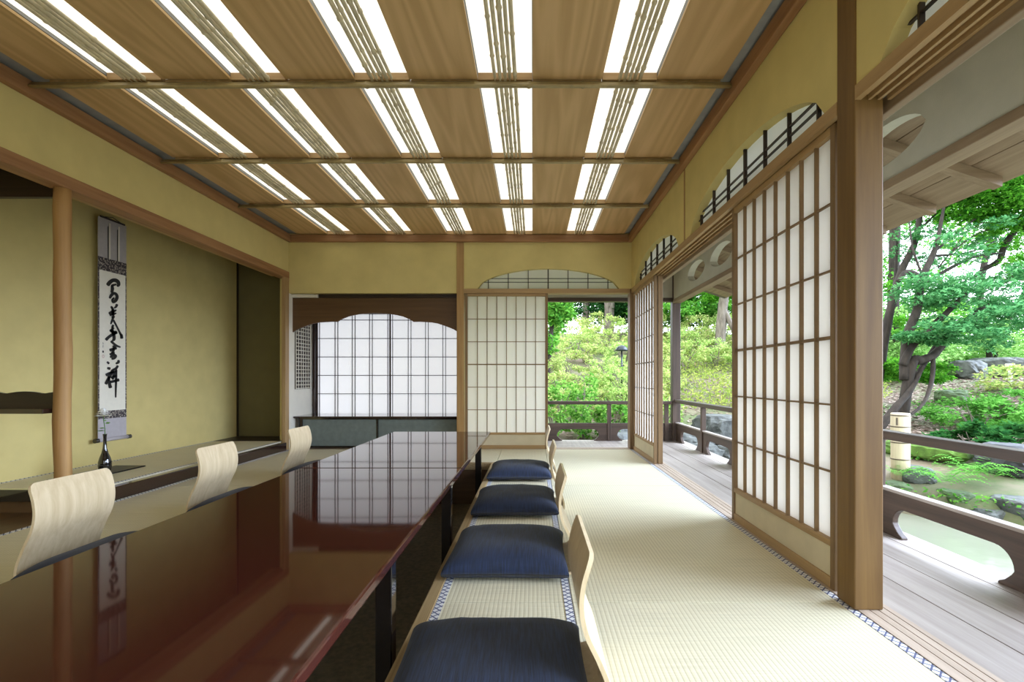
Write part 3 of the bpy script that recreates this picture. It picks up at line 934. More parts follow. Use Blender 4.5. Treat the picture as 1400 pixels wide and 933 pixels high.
def cushion(x, y, z, seed, rot, label):
    m = cushion_mesh(seed)
    o = m.build('floor_cushion', 'navy', smooth=True, recenter=False)
    bm = bmesh.new(); bm.from_mesh(o.data); bmesh.ops.remove_doubles(bm, verts=bm.verts, dist=.0004); bm.to_mesh(o.data); bm.free()
    o.data.polygons.foreach_set('use_smooth', [True] * len(o.data.polygons))
    o.location = (x, y, z); o.rotation_euler = (0, 0, rot)
    return tag(o, label, 'cushion', 'navy floor cushions')


# ------------------------------------------------------------------ legless chairs
def make_chair():
    """local: sitter faces -x; waist of the back at x = 0"""
    ctrl = [(-.34, .006), (-.20, .006), (-.06, .006), (.03, .008), (.066, .022), (.074, .055), (.066, .10), (.040, .165), (.012, .225), (0, .285), (.006, .345), (.026, .41)]
    Q = []
    P = [Vector(p) for p in ctrl]
    for i in range(len(P) - 1):
        p0, p1, p2, p3 = P[max(i - 1, 0)], P[i], P[i + 1], P[min(i + 2, len(P) - 1)]
        for s_ in range(4):
            u = s_ / 4
            Q.append(.5 * ((2 * p1) + (p2 - p0) * u + (2 * p0 - 5 * p1 + 4 * p2 - p3) * u * u + (3 * p1 - p0 - 3 * p2 + p3) * u ** 3))
    tail = P[-1] - Q[-1]; q0 = Q[-1].copy()
    for s_ in (.3, .6, .8, .93, 1): Q.append(q0 + tail * s_)
    # cumulative length
    L = [0]
    for i in range(1, len(Q)): L.append(L[-1] + (Q[i] - Q[i - 1]).length)
    tot = L[-1]
    def hw(s_):
        h, r = .18, .028
        for d in (tot - s_, s_):
            if d < r: h = min(h, .18 - r + math.sqrt(max(0, r * r - (r - d) ** 2)))
        return max(h, .13)
    t = thing('floor_chair', '', 'floor chair', (0, 0, 0), 'legless floor chairs')
    split = next(i for i, q in enumerate(Q) if q.y > .02)
    TH = .011
    for nm, i0, i1 in (('seat', 0, split), ('backrest', split, len(Q) - 1)):
        V, Fs = [], []
        nj = 6
        for i in range(i0, i1 + 1):
            tg = (Q[min(i + 1, len(Q) - 1)] - Q[max(i - 1, 0)]).normalized(); nn = Vector((-tg.y, tg.x)) * TH / 2
            for s_ in (1, -1):
                for j in range(nj + 1):
                    yy = hw(L[i]) * (-1 + 2 * j / nj)
                    q = Q[i] + nn * s_
                    V.append((q.x, yy, q.y))
        R = 2 * (nj + 1)
        for i in range(i1 - i0):
            for j in range(nj):
                a = i * R + j
                Fs.append((a, a + 1, a + R + 1, a + R)); b_ = a + nj + 1
                Fs.append((b_ + 1, b_, b_ + R, b_ + R + 1))
            a = i * R; Fs.append((a, a + R, a + R + nj + 1, a + nj + 1))
            a = i * R + nj; Fs.append((a + R, a, a + nj + 1, a + R + nj + 1))
        e = (i1 - i0) * R
        for base in (0, e):
            for j in range(nj): Fs.append((base + j, base + j + 1, base + j + nj + 2, base + j + nj + 1))
        o = MB().add(V, Fs).build(nm, 'ply', t, smooth=True)
        o.data.set_sharp_from_angle(angle=.7)
    return t


ch0 = make_chair()
rl = ['fourth', 'third', 'second', 'first']
yc = [1.30, 2.19, 3.09, 4.09]
yq = [1.255, 2.185, 3.07, 4.07]
first = True
for i in range(4):
    lab = f'legless bentwood chair on the veranda side of the table, {rl[i]} from the far wall'
    if first: ch0.location = (.113, yc[i], .0005); ch0['label'] = lab; first = False
    else: copy_thing(ch0, (.113, yc[i], .0005), lab)
    cushion(-.108, yq[i], .0135, i + 1, (.02, -.015, .01, .0)[i], f'navy floor cushion on the veranda side of the table, {rl[i]} from the far wall')
ll = ['third', 'second', 'first']
for i, y in enumerate((2.055, 2.985, 4.04)):
    o = copy_thing(ch0, (-1.935, y, .0005), f'legless bentwood chair on the alcove side of the table, {ll[i]} from the far wall')
    o.rotation_euler = (0, 0, math.pi)
    cushion(-1.738, y + .03, .0135, i + 9, .0, f'navy cushion on the alcove side, mostly hidden by the table, {ll[i]} from the far wall')

# ------------------------------------------------------------------ veranda
VZ = -.03
vf = MB()
xs = [1.274, 1.512, 1.704, 1.896, 2.06]
for i in range(4): vf.box(xs[i] + .003, xs[i + 1] - .003, YN, 6.68 if i < 9 else 0, VZ - .04, VZ)
for i in range(5): vf.box(-.8, 1.272, 5.724 + i * .191, 5.724 + (i + 1) * .191 - .006, VZ - .04, VZ)
struct(vf.build('floor_veranda', 'weathered_y'), 'grey weathered plank floor of the veranda', 'veranda floor')
struct(MB().box(1.30, 2.08, YN, 6.7, VZ - .2, VZ - .06).box(-.8, 1.30, 5.74, 6.7, VZ - .2, VZ - .06).build('veranda_base', 'rail_y'))


def apron(a0, a1, cuts, base=VZ, top=.21):
    """board with rounded cut-outs, open at the foot between inward curling toes"""
    pts = [(a0, base)]
    for c0, c1 in cuts:
        h = .158
        r = .085
        toe = .07
        pts += [(c0 + toe, base), (c0 + toe - .004, base + .012), (c0 + .04, base + .026), (c0 + .012, base + .055)]
        for k in range(7):
            w = math.pi - math.pi / 2 * k / 6
            pts.append((c0 + r + r * math.cos(w), base + h - r + r * math.sin(w)))
        for k in range(7):
            w = math.pi / 2 - math.pi / 2 * k / 6
            pts.append((c1 - r + r * math.cos(w), base + h - r + r * math.sin(w)))
        pts += [(c1 - .012, base + .055), (c1 - .04, base + .026), (c1 - toe + .004, base + .012), (c1 - toe, base)]
    pts += [(a1, base), (a1, top), (a0, top)]
    return pts


XV = 1.95
t = thing('veranda_railing', 'dark low wooden railing along the pond side of the veranda', 'railing', (XV, 2.5, VZ))
cuts = [(s0, s0 + .66) for s0 in (-.86, .075, 1.012, 1.949, 2.886, 3.822, 4.758, 5.69)]
MB().prism(apron(-1.6, 6.55, cuts), 'x', XV - .012, XV + .022).build('apron_board', 'rail_y', t, bevel=.004)
MB().box(XV - .03, XV + .04, -1.6, 6.55, .488, .535).build('handrail', 'rail_y', t, bevel=.006)
MB().box(XV - .02, XV + .03, -1.6, 6.55, .21, .225).build('cap_strip', 'weathered_y', t)
for y in (-.08, .855, 1.79, 2.73, 3.665, 4.60, 5.535):
    MB().box(XV - .026, XV + .024, y - .026, y + .026, VZ, .488).build('post', 'rail_z', t, bevel=.003)
t = thing('veranda_railing', 'dark low wooden railing behind the far garden opening', 'railing', (.9, 6.6, VZ))
MB().prism(apron(-.75, 1.90, [(-.60, .0), (.33, .90), (1.15, 1.72)]), 'y', 6.58, 6.612).build('apron_board', 'rail_x', t, bevel=.004)
MB().box(-.75, 1.90, 6.565, 6.635, .465, .51).build('handrail', 'rail_x', t, bevel=.006)
for x in (.17, 1.04, 1.82):
    MB().box(x - .026, x + .026, 6.57, 6.618, VZ, .465).build('post', 'rail_z', t, bevel=.003)
struct(MB().box(1.895, 2.005, 6.56, 6.67, VZ, 2.5).build('veranda_pillar', 'rail_z', bevel=.006), 'dark square pillar at the outer corner of the veranda', 'pillar')
for y in (-1.55,):
    struct(MB().box(1.895, 2.005, y - .055, y + .055, VZ, 2.5).build('veranda_pillar', 'rail_z', bevel=.006))

# hanging plaster wall with leaf-shaped openings
ov = [2.65, 3.405, 4.915, 5.67]
def lens(c, half, zc, h, sgn, n=18):
    out = []
    for i in range(n + 1):
        u = -1 + 2 * i / n
        out.append((c + half * u, zc + sgn * h * max(0, 1 - abs(u) ** 2.1) ** .62))
    return out
zc = 2.08
up, dn = [(-1.6, zc)], [(-1.6, zc)]
for c in ov:
    up += lens(c, .30, zc, .115, 1); dn += lens(c, .30, zc, .105, -1)
up += [(6.57, zc), (6.57, 2.75), (-1.6, 2.75)]
dn += [(6.57, zc), (6.57, 1.887), (-1.6, 1.887)]
wv_ = MB(); wv_.prism(up, 'x', XV - .04, XV + .04); wv_.prism(dn[::-1], 'x', XV - .04, XV + .04)
struct(wv_.build('wall_veranda', 'plaster_grey'), 'rough plaster strip with leaf-shaped openings above the veranda edge', 'wall')
struct(MB().box(XV - .05, XV + .05, -1.6, 6.57, 1.837, 1.887).build('trim_14', 'eave_y', bevel=.004), 'wooden beam under the pierced plaster strip', 'beam')
struct(MB().box(-.8, 1.90, 6.57, 6.65, 1.914, 2.75).build('wall_veranda_far', 'plaster_grey'))
struct(MB().box(-.8, 1.90, 6.555, 6.655, 1.864, 1.914).build('trim_15', 'rail_x', bevel=.004))
struct(MB().box(XR + .07, XV + .04, YN, 6.65, 2.62, 2.66).build('ceiling_veranda', 'eave_y'))
struct(MB().box(-.8, XR + .07, YB + .07, 6.65, 2.62, 2.66).build('ceiling_passage', 'eave_x'))
struct(MB().box(-.84, -.80, 6.26, 6.65, -.1, 2.62).build('wall_passage', 'plaster'))

struct(MB().box(XR + .09, XV + .04, YN - .06, YN - .001, -.1, 2.62).build('wall_veranda_added_shade', 'plaster_grey'), 'added unseen wall at the near veranda end, keeping light off the thick pillar', 'wall')  # added out of view to shade the front of the thick pillar
# eaves: boards and rafters sloping outwards
rf = sroot('roof', 'wooden eaves with rafters above the veranda', 'eaves')
SL = -.33
def zs(x): return 2.05 + SL * (x - 2.9)
for x0, x1 in ((1.99, 2.22), (2.22, 2.45), (2.45, 2.68), (2.68, 2.93)):
    d = .010
    MB().add([(x0 + d, -1.8, zs(x0)), (x1, -1.8, zs(x1)), (x1, 7.3, zs(x1)), (x0 + d, 7.3, zs(x0)),
              (x0 + d, -1.8, zs(x0) + .02), (x1, -1.8, zs(x1) + .02), (x1, 7.3, zs(x1) + .02), (x0 + d, 7.3, zs(x0) + .02)],
             [(0, 3, 2, 1), (4, 5, 6, 7), (0, 1, 5, 4), (1, 2, 6, 5), (2, 3, 7, 6), (3, 0, 4, 7)]).build('soffit_board', 'eave_y', rf)
MB().add([(1.99, -1.8, zs(1.99) + .03), (2.97, -1.8, zs(2.97) + .03), (2.97, 7.5, zs(2.97) + .03), (1.99, 7.5, zs(1.99) + .03),
          (1.99, -1.8, zs(1.99) + .12), (2.97, -1.8, zs(2.97) + .12), (2.97, 7.5, zs(2.97) + .12), (1.99, 7.5, zs(1.99) + .12)],
         [(0, 3, 2, 1), (4, 5, 6, 7), (0, 1, 5, 4), (1, 2, 6, 5), (2, 3, 7, 6), (3, 0, 4, 7)]).build('roof_slab', 'rail_y', rf)
y = 2.99 - .485 * 9
while y < 7.2:
    x0, x1, hh = 1.99, 2.875, .06
    MB().add([(x0, y - .03, zs(x0) - hh), (x1, y - .03, zs(x1) - hh), (x1, y + .03, zs(x1) - hh), (x0, y + .03, zs(x0) - hh),
              (x0, y - .03, zs(x0)), (x1, y - .03, zs(x1)), (x1, y + .03, zs(x1)), (x0, y + .03, zs(x0))],
             [(0, 3, 2, 1), (4, 5, 6, 7), (0, 1, 5, 4), (1, 2, 6, 5), (2, 3, 7, 6), (3, 0, 4, 7)]).build('rafter', 'eave_x', rf)
    y += .485
MB().box(-.9, 2.97, 6.66, 7.45, 2.30, 2.36).build('soffit_board', 'eave_x', rf)
MB().box(XL - 1.2, XR + .9, YN - .2, 6.7, 2.78, 2.84).build('roof_slab', 'rail_y', rf)


# ------------------------------------------------------------------ garden ground
def smooth(a, b, x):
    t_ = np.clip((x - a) / (b - a), 0, 1); return t_ * t_ * (3 - 2 * t_)


def ground_z(x, y):
    x = np.asarray(x, float); y = np.asarray(y, float)
    ratio = x / np.maximum(y, .5)
    hill = -.45 + np.clip(.30 * (y - 8.2), 0, 2.95) + np.clip(.06 * (y - 18), 0, 3)
    r = np.sqrt((x - 1) ** 2 + np.maximum(y, 0) ** 2)
    side = -.45 + np.clip(.14 * (r - 6.3), 0, 1.3)
    f = smooth(.45, .68, ratio)
    z = hill * (1 - f) + side * f
    pond = np.maximum(.75 * (x - 4) + (y - 5.3), y - 5.05 - .35 * (x - 3.2))
    z = z - .6 * smooth(.25, -.35, pond) * (x > 1.2)
    z = z + .05 * np.sin(x * 1.7 + .6 * y) * np.sin(y * 1.3 - .4 * x) * smooth(6.5, 8.5, np.maximum(y, x + 2))
    return z


gx = np.concatenate([np.linspace(-14, 0, 15), np.linspace(.5, 12, 70), np.linspace(13, 40, 28)])
gy = np.concatenate([np.linspace(-14, 0, 12), np.linspace(.4, 14, 60), np.linspace(15, 45, 30)])
GX, GY = np.meshgrid(gx, gy, indexing='ij')
GZ = ground_z(GX, GY)
V = np.stack([GX.ravel(), GY.ravel(), GZ.ravel()], 1)
ny = len(gy)
Fs = [(i * ny + j, (i + 1) * ny + j, (i + 1) * ny + j + 1, i * ny + j + 1) for i in range(len(gx) - 1) for j in range(ny - 1)]
g = MB(); g.add(V, Fs)
struct(g.build('ground', 'earth', smooth=True, recenter=False), 'sloping garden ground of earth and moss', 'ground')
struct(MB().add([(2.0, -9, -.66), (14, -9, -.66), (14, 6.6, -.66), (2.0, 6.6, -.66)], [(0, 1, 2, 3)]).build('water', 'water', recenter=False, fix=False), 'pale green pond water beyond the railing', 'pond')


# ------------------------------------------------------------------ leaves and plants
def leaves(P, size, rng, lobes=1, flat=.5, asp=.55):
    """one mesh of little folded leaf blades at points P"""
    P = np.asarray(P); n = len(P)
    nrm = rng.normal(size=(n, 3)); nrm[:, 2] = np.abs(nrm[:, 2]) * (1 + 2 * flat) + flat
    nrm /= np.linalg.norm(nrm, axis=1)[:, None]
    a = rng.normal(size=(n, 3)); a -= nrm * (a * nrm).sum(1)[:, None]; a /= np.linalg.norm(a, axis=1)[:, None]
    b = np.cross(nrm, a)
    s = size * rng.uniform(.6, 1.25, size=(n, 1))
    V, Fs = [], []
    cnt = 0
    angs = [0] if lobes == 1 else [0, .95, -.95]
    for q, an in enumerate(angs):
        d = a * math.cos(an) + b * math.sin(an); e = -a * math.sin(an) + b * math.cos(an)
        k = 1 if q == 0 else .8
        w = asp if lobes == 1 else .36
        p0 = P; p1 = P + d * s * .5 * k + e * s * w * .5 - nrm * s * .06; p2 = P + d * s * k - nrm * s * .12; p3 = P + d * s * .5 * k - e * s * w * .5 - nrm * s * .06
        V.append(np.stack([p0, p1, p2, p3], 1).reshape(-1, 3))
        Fs.append(np.arange(4 * n).reshape(-1, 4) + cnt); cnt += 4 * n
    m = MB(); m.v = np.concatenate(V).tolist(); m.f = [tuple(f) for f in np.concatenate(Fs).tolist()]
    return m


def ball(n, c, r, rng, shell=.5):
    """n points in an ellipsoid of radii r about c, denser towards the skin"""
    d = rng.normal(size=(n, 3)); d /= np.linalg.norm(d, axis=1)[:, None]
    rad = rng.uniform(0, 1, size=(n, 1)) ** (1 / 3.) * (1 - shell) + shell * rng.uniform(.8, 1.02, size=(n, 1))
    return np.array(c) + d * rad * np.array(r)


def rock(name, c, r, seed, mat, label, group=None):
    bm = bmesh.new(); bmesh.ops.create_icosphere(bm, subdivisions=4, radius=1)
    for v in bm.verts:
        p = v.co.copy()
        k_ = 1 + .28 * noise.noise(p * 1.1 + Vector((seed * 3.1, seed, 0))) + .13 * noise.noise(p * 2.7 + Vector((seed, 7, 0))) + .08 * noise.noise(p * 5.2 + Vector((seed, 1, 3))) + .035 * noise.noise(p * 12 + Vector((seed, 2, 3)))
        v.co = p * k_
        for ax in range(3): v.co[ax] = max(-.82, min(.86, v.co[ax]))
    me = bpy.data.meshes.new(name); bm.to_mesh(me); bm.free()
    me.materials.append(M[mat])
    o = bpy.data.objects.new(name, me); COL.objects.link(o)
    o.scale = r; o.rotation_euler = (0, 0, seed * 1.7)
    o.location = c
    bpy.context.view_layer.update()
    me.transform(Matrix.Diagonal((r[0], r[1], r[2], 1))); o.scale = (1, 1, 1)
    return tag(o, label, 'rock', group)


def gpt(px, py, Y):
    """point on the ground at depth Y under photo column px"""
    x = (px - CX) * Y / F
    return (x, Y, float(ground_z(x, Y)))


def grow(t, path, rad, mat, nm='branch', n=7):
    """smooth path -> tube part"""
    P = [Vector(p) for p in path]; Q, W = [], []
    m_ = len(P)
    for i in range(m_ - 1):
        p0, p1, p2, p3 = P[max(i - 1, 0)], P[i], P[i + 1], P[min(i + 2, m_ - 1)]
        for s_ in range(5):
            u = s_ / 5
            q = .5 * ((2 * p1) + (p2 - p0) * u + (2 * p0 - 5 * p1 + 4 * p2 - p3) * u * u + (3 * p1 - p0 - 3 * p2 + p3) * u ** 3)
            Q.append(q); W.append(rad[i] * (1 - u) + rad[i + 1] * u)
    Q.append(P[-1]); W.append(rad[-1])
    W = [w_ * (1 + .05 * math.sin(i * 1.9 + w_ * 50)) for i, w_ in enumerate(W)]
    return MB().tube(Q, W, n).build(nm, mat, t, smooth=True)


def tree_px(name, label, cat, base_px, Y, stems, crowns, bark, leafmat, size, lobes=1, group=None, seed=0, flat=.6):
    """stems: lists of (px, py, dY, radius); crowns: (px, py, dY, rx, ry, rz, n)"""
    rng = np.random.default_rng(100 + seed)
    b = gpt(base_px, 0, Y)
    t = thing(name, label, cat, b, group)
    for k_, st in enumerate(stems):
        grow(t, [at(p[0], p[1], Y + p[2]) for p in st], [p[3] * .74 for p in st], bark, 'trunk' if k_ == 0 else 'branch')
    pts = []
    for (px, py, dY, rx, ry, rz, n) in crowns:
        c = at(px, py, Y + dY)
        # many small flat sprays inside the crown
        k_ = max(4, n // 90)
        cs = ball(k_, c, (rx, ry, rz), rng, .35)
        for q in cs:
            pts.append(ball(max(8, n // k_), q, (rx * .26 + .10, ry * .26 + .10, .05 + rz * .10), rng, .1))
    leaves(np.concatenate(pts), size, rng, lobes, flat).build('foliage', leafmat, t, fix=False)
    return t


# maples and other trees beyond the pond (seen past the thick pillar)
tree_px('maple_tree', 'dark-stemmed maple whose trunk curves up past the eaves beside the pillar', 'tree', 1196, 9.0,
        [[(1194, 575, 0, .13), (1204, 500, 0, .11), (1216, 430, 0, .10), (1232, 372, .1, .085), (1250, 335, .2, .075), (1257, 300, .3, .07), (1268, 240, .4, .05)],
         [(1216, 430, 0, .05), (1224, 380, .2, .04), (1226, 330, .3, .03)], [(1235, 368, .1, .03), (1262, 392, .2, .02), (1290, 402, .3, .012)],
         [(1256, 315, .25, .03), (1290, 285, .4, .02), (1330, 268, .6, .012)]],
        [(1225, 300, .3, .75, .7, .5, 900), (1228, 410, .6, .5, .6, .5, 600), (1214, 500, .3, .5, .6, .35, 1300), (1262, 504, -.4, .55, .5, .22, 1300), (1300, 262, .8, 1.0, .8, .5, 1600)],
        'bark', 'leaf_maple', .085, 3, seed=1)
tree_px('maple_tree', 'many-stemmed maple leaning over the bank with blue-green foliage layers', 'tree', 1240, 8.0,
        [[(1232, 585, 0, .12), (1246, 500, 0, .11), (1258, 493, 0, .10), (1276, 486, 0, .09), (1294, 466, .1, .08), (1326, 435, .2, .065), (1362, 408, .3, .04)],
         [(1228, 560, .1, .07), (1250, 520, .1, .06), (1282, 470, .2, .05), (1310, 447, .3, .04), (1340, 440, .3, .02)], [(1196, 596, -.3, .09), (1222, 560, -.2, .08), (1244, 535, -.1, .06), (1262, 500, 0, .04)],
         [(1262, 380, .3, .03), (1248, 340, .4, .02), (1243, 300, .5, .012)], [(1300, 345, .5, .02), (1340, 318, .6, .014), (1380, 310, .7, .01)], [(1276, 350, .4, .03), (1325, 345, .5, .02), (1360, 330, .6, .014)],
         [(1234, 500, 0, .09), (1250, 470, 0, .08), (1284, 438, .1, .07), (1320, 402, .2, .045)],
         [(1237, 520, 0, .11), (1240, 462, .1, .10), (1254, 424, .2, .09), (1260, 384, .3, .085), (1277, 345, .4, .06), (1284, 318, .5, .045), (1291, 280, .6, .03)],
         [(1260, 380, .3, .07), (1240, 372, .3, .06), (1228, 385, .3, .05)], [(1258, 390, .3, .045), (1290, 372, .5, .04), (1330, 352, .6, .03), (1370, 346, .7, .018)],
         [(1276, 345, .4, .035), (1310, 318, .6, .025), (1345, 290, .8, .015)], [(1283, 366, .4, .02), (1300, 345, .5, .016), (1318, 322, .6, .01)],
         [(1276, 486, 0, .05), (1274, 520, -.2, .045), (1262, 552, -.4, .035), (1238, 572, -.5, .025)], [(1330, 432, .2, .03), (1356, 440, .2, .02), (1392, 428, .3, .012)]],
        [(1285, 396, .1, .75, .6, .34, 1500), (1340, 415, -.1, .9, .8, .45, 2300), (1392, 402, .2, .8, .8, .50, 2400), (1372, 452, .0, .7, .7, .36, 1500), (1318, 458, -.3, .5, .5, .24, 800), (1262, 345, .8, .9, .8, .5, 800), (1310, 330, .9, .8, .8, .4, 600), (1270, 455, -.3, .35, .4, .14, 700)],
        'bark', 'leaf_maple_blue', .075, 3, seed=2)
tree_px('maple_tree', 'bright green maple with one crooked bare branch against the white sky', 'tree', 1440, 8.6,
        [[(1452, 590, 0, .16), (1440, 500, 0, .14), (1450, 430, 0, .13), (1436, 380, 0, .12), (1410, 330, .1, .08), (1398, 306, .1, .075), (1374, 335, .2, .07), (1366, 356, .2, .065), (1346, 368, .2, .055), (1330, 380, .2, .04)],
         [(1440, 400, 0, .09), (1400, 378, .1, .07), (1372, 386, .2, .05), (1362, 396, .2, .03)], [(1445, 420, 0, .10), (1405, 410, 0, .07), (1380, 420, 0, .04)],
         [(1410, 330, .1, .06), (1400, 280, .2, .05), (1380, 240, .3, .03)], [(1398, 306, .1, .03), (1360, 290, .3, .02), (1320, 285, .4, .01)]],
        [(1345, 268, .2, .75, .7, .42, 4200), (1395, 262, .0, .85, .7, .62, 5600), (1300, 252, .5, .6, .6, .3, 1400), (1430, 330, -.3, .7, .6, .8, 2600), (1385, 320, .6, .5, .5, .3, 900)],
        'bark', 'leaf_maple', .08, 3, seed=3)
tree_px('tall_tree', 'straight thick grey trunk standing in pale leaves behind the maples', 'tree', 1220, 13,
        [[(1219, 540, 0, .24), (1220, 480, 0, .21), (1222, 400, 0, .19), (1224, 300, 0, .17), (1228, 180, 0, .13)]],
        [(1240, 330, 0, 1.6, 1.3, 1.5, 2600), (1215, 430, 0, 1.2, 1.2, .8, 1600), (1260, 440, .5, 1.4, 1.2, .7, 1800)], 'bark', 'leaf_bush', .13, 1, seed=4)
tree_px('garden_tree', 'spreading light green tree far behind the pond bank', 'tree', 1350, 15,
        [[(1345, 545, 0, .20), (1350, 480, 0, .17), (1340, 400, 0, .13), (1360, 300, 0, .09)], [(1350, 480, 0, .12), (1390, 420, .3, .09), (1420, 360, .3, .06)]],
        [(1320, 470, 0, 2.0, 1.4, .6, 2600), (1385, 490, 0, 1.8, 1.4, .6, 2600), (1290, 300, 1, 1.5, 1.4, 1.0, 1300), (1395, 330, 1, 1.2, 1.2, 1.2, 1200)], 'bark', 'leaf_bush', .13, 1, seed=5)
tree_px('garden_tree', 'hazy light green tree filling the distance beyond the maples', 'tree', 1290, 19,
        [[(1290, 530, 0, .22), (1295, 460, 0, .18), (1285, 380, 0, .12)]],
        [(1250, 440, 0, 2.4, 1.6, 1.5, 3600), (1330, 480, 0, 3.0, 1.6, .8, 3800), (1400, 450, 0, 2.0, 1.6, 1.6, 2400)], 'bark', 'leaf_fern', .16, 1, seed=6)

# trees behind the hill (far opening and the opening beside the shoji)
tree_px('garden_tree', 'glossy dark green tree at the shoji edge of the far opening', 'tree', 752, 11.5,
        [[(748, 520, 0, .09), (752, 470, 0, .08), (756, 420, 0, .06), (752, 380, 0, .04)]],
        [(758, 418, 0, .42, .5, .5, 1900), (745, 450, 0, .45, .5, .6, 1500), (772, 395, .3, .6, .5, .3, 1400)], 'bark', 'leaf_bush', .13, 1, seed=7)
for k_, (px, lab) in enumerate(((800, 'slim pale trunk under dark evergreen leaves on the hilltop'), (832, 'thicker brown trunk on the hilltop beside the slim one'), (985, 'pale forked trunk on the hill next to the tall shoji edge'))):
    Yk = (20, 19, 14.5)[k_]
    zt = ((445, 300), (445, 300), (470, 330))[k_]
    if k_ < 2:
        st = [[(px, 460, 0, .20 + .08 * k_), (px + 1, 420, 0, .19 + .08 * k_), (px + 3, 340, 0, .15 + .06 * k_)]]
        cr_ = [(px - 12, 408, 1, 1.9, 1.5, .9, 2200), (px + 20, 415, 1.4, 1.9, 1.5, .9, 2200), (px, 360, 0, 2.2, 1.6, 1.2, 2000)]
    else:
        st = [[(984, 475, 0, .22), (987, 430, 0, .20), (990, 390, 0, .17), (978, 350, 0, .14)], [(988, 420, 0, .12), (1004, 455, -.2, .09), (1010, 480, -.2, .07)]]
        cr_ = [(960, 380, .6, 1.4, 1.2, .8, 1600), (1010, 370, .3, 1.3, 1.2, .8, 1400)]
    tree_px('garden_tree', lab, 'tree', px, Yk, st, cr_, 'bark_pale', 'leaf_dark' if k_ < 2 else 'leaf_maple', .17, 1, seed=8 + k_)
for k_, (px, py, Y_) in enumerate(((925, 405, 18), (965, 412, 19.5), (880, 408, 21), (1015, 400, 18))):
    tree_px('garden_tree', ['dense green tree closing the view over the corner pillar', 'dense green tree on the hilltop between corner pillar and pale forked trunk', 'dark evergreen on the hilltop behind the corner shoji', 'dense green tree behind the pale forked trunk'][k_], 'tree', px, Y_,
            [[(px, 450, 0, .18), (px + 2, 400, 0, .14), (px + 3, 340, 0, .10)]],
            [(px, py, 0, 1.7, 1.3, 1.1, 2600), (px - 14, py + 18, -.4, 1.3, 1.1, .6, 1800), (px + 10, py - 40, 0, 1.6, 1.3, 1.0, 1600)], 'bark', 'leaf_bush' if k_ != 2 else 'leaf_dark', .17, 1, seed=14 + k_)


# shrubs on the hill
def shrub(name, label, cat, x, y, r, h, n, leafmat, size, seed, group=None, flat=.3, stems=6, dome=True):
    rng = np.random.default_rng(300 + seed)
    z = float(ground_z(x, y))
    t = thing(name, label, cat, (x, y, z), group)
    tips = []
    sm = MB()
    for k_ in range(stems):
        a = rng.uniform(0, 2 * math.pi); rr = r * rng.uniform(.3, .85)
        p = (x + rr * math.cos(a), y + rr * math.sin(a), z + h * rng.uniform(.55, .95))
        md = (x + rr * .35 * math.cos(a + .3), y + rr * .35 * math.sin(a + .3), z + h * .4)
        sm.tube([(x + .03 * math.cos(a), y + .03 * math.sin(a), z - .05), md, p], [.014, .010, .004], 5)
        tips.append(p)
    sm.build('stems', 'bark_pale', t)
    k_ = max(6, n // 45)
    cs = ball(k_, (x, y, z + h * .55), (r, r, h * .48), rng, .45)
    pts = [ball(max(6, n // k_), c, (r * .18, r * .18, h * .10), rng, .1) for c in cs]
    leaves(np.concatenate(pts), size, rng, 1, flat).build('foliage', leafmat, t, fix=False)
    return t


rs = random.Random(5)
n_az = 0
spots = []
for row, Y_ in enumerate((9.6, 10.8, 12.0, 13.4, 15.0, 16.8)):
    xs_ = np.arange(.2 + .25 * (row % 2), .46 * Y_, .80 + .05 * row)
    for x in xs_:
        spots.append((x + rs.uniform(-.2, .2), Y_ + rs.uniform(-.4, .4), row))
for i, (x, y, row) in enumerate(spots):
    ratio = x / y
    if ratio > .27 and y < 12.6: continue
    sc_ = .55 + .035 * row
    shrub('azalea_shrub', 'pale yellow-green shrub on the sunlit hillside', 'shrub', x, y, sc_, .62 + .05 * row, 1500, ('leaf_azalea', 'leaf_azalea', 'leaf_sprout')[i % 3], .058 + .0045 * row, i, 'shrubs on the hillside')
for i, (px, Y_, r, h) in enumerate(((757, 8.6, .42, 1.0), (797, 8.8, .52, 1.12), (836, 8.7, .36, .8), (905, 8.9, .4, .8))):
    x = (px - CX) * Y_ / F
    shrub('leafy_bush', ['bright green broad-leaved bush at the shoji side of the far railing', 'bright green bush in the middle behind the far railing', 'small green bush by the stones behind the far railing', 'green bush behind the corner shoji panels'][i], 'bush', x, Y_, r, h, 1500, 'leaf_sprout' if i == 3 else 'leaf_fresh', .085, 60 + i, 'bushes behind the far railing')
shrub('azalea_shrub', 'yellow-green shrub hiding the foot of the black garden lamp', 'shrub', at(853, 500, 10.2)[0], 10.2, .5, .98, 1700, 'leaf_sprout', .06, 95, 'shrubs on the hillside')
# grassy cover on the upper slope and dry leaves on the bare soil
rng = np.random.default_rng(77)
n = 12000
gy_ = rng.uniform(10.2, 17.5, n); gx_ = gy_ * np.where(rng.uniform(size=n) < .72, rng.uniform(.20, .47, n), rng.uniform(.47, .74, n))
pts = np.stack([gx_, gy_, ground_z(gx_, gy_) + rng.uniform(.02, .16, n)], 1)
o = leaves(pts, .11, rng, 1, .1, .3).build('grass', 'leaf_grass', fix=False)
tag(o, 'yellow-green grass covering the slope beyond the corner pillar', 'grass', kind='stuff')
n = 26000
ry = rng.uniform(6.9, 13.5, n); rx = ry * rng.uniform(.0, 1.12, n)
keep = (np.maximum(.75 * (rx - 4) + (ry - 5.3), ry - 5.05 - .35 * (rx - 3.2)) > .2) & (rng.uniform(size=n) < np.where((rx / ry > .6), 1, .45))
rx, ry = rx[keep], ry[keep]
pts = np.stack([rx, ry, ground_z(rx, ry) + .015], 1)
o = leaves(pts, .08, rng, 1, 2.5, .6).build('leaf_litter', 'leaf_dry', fix=False)
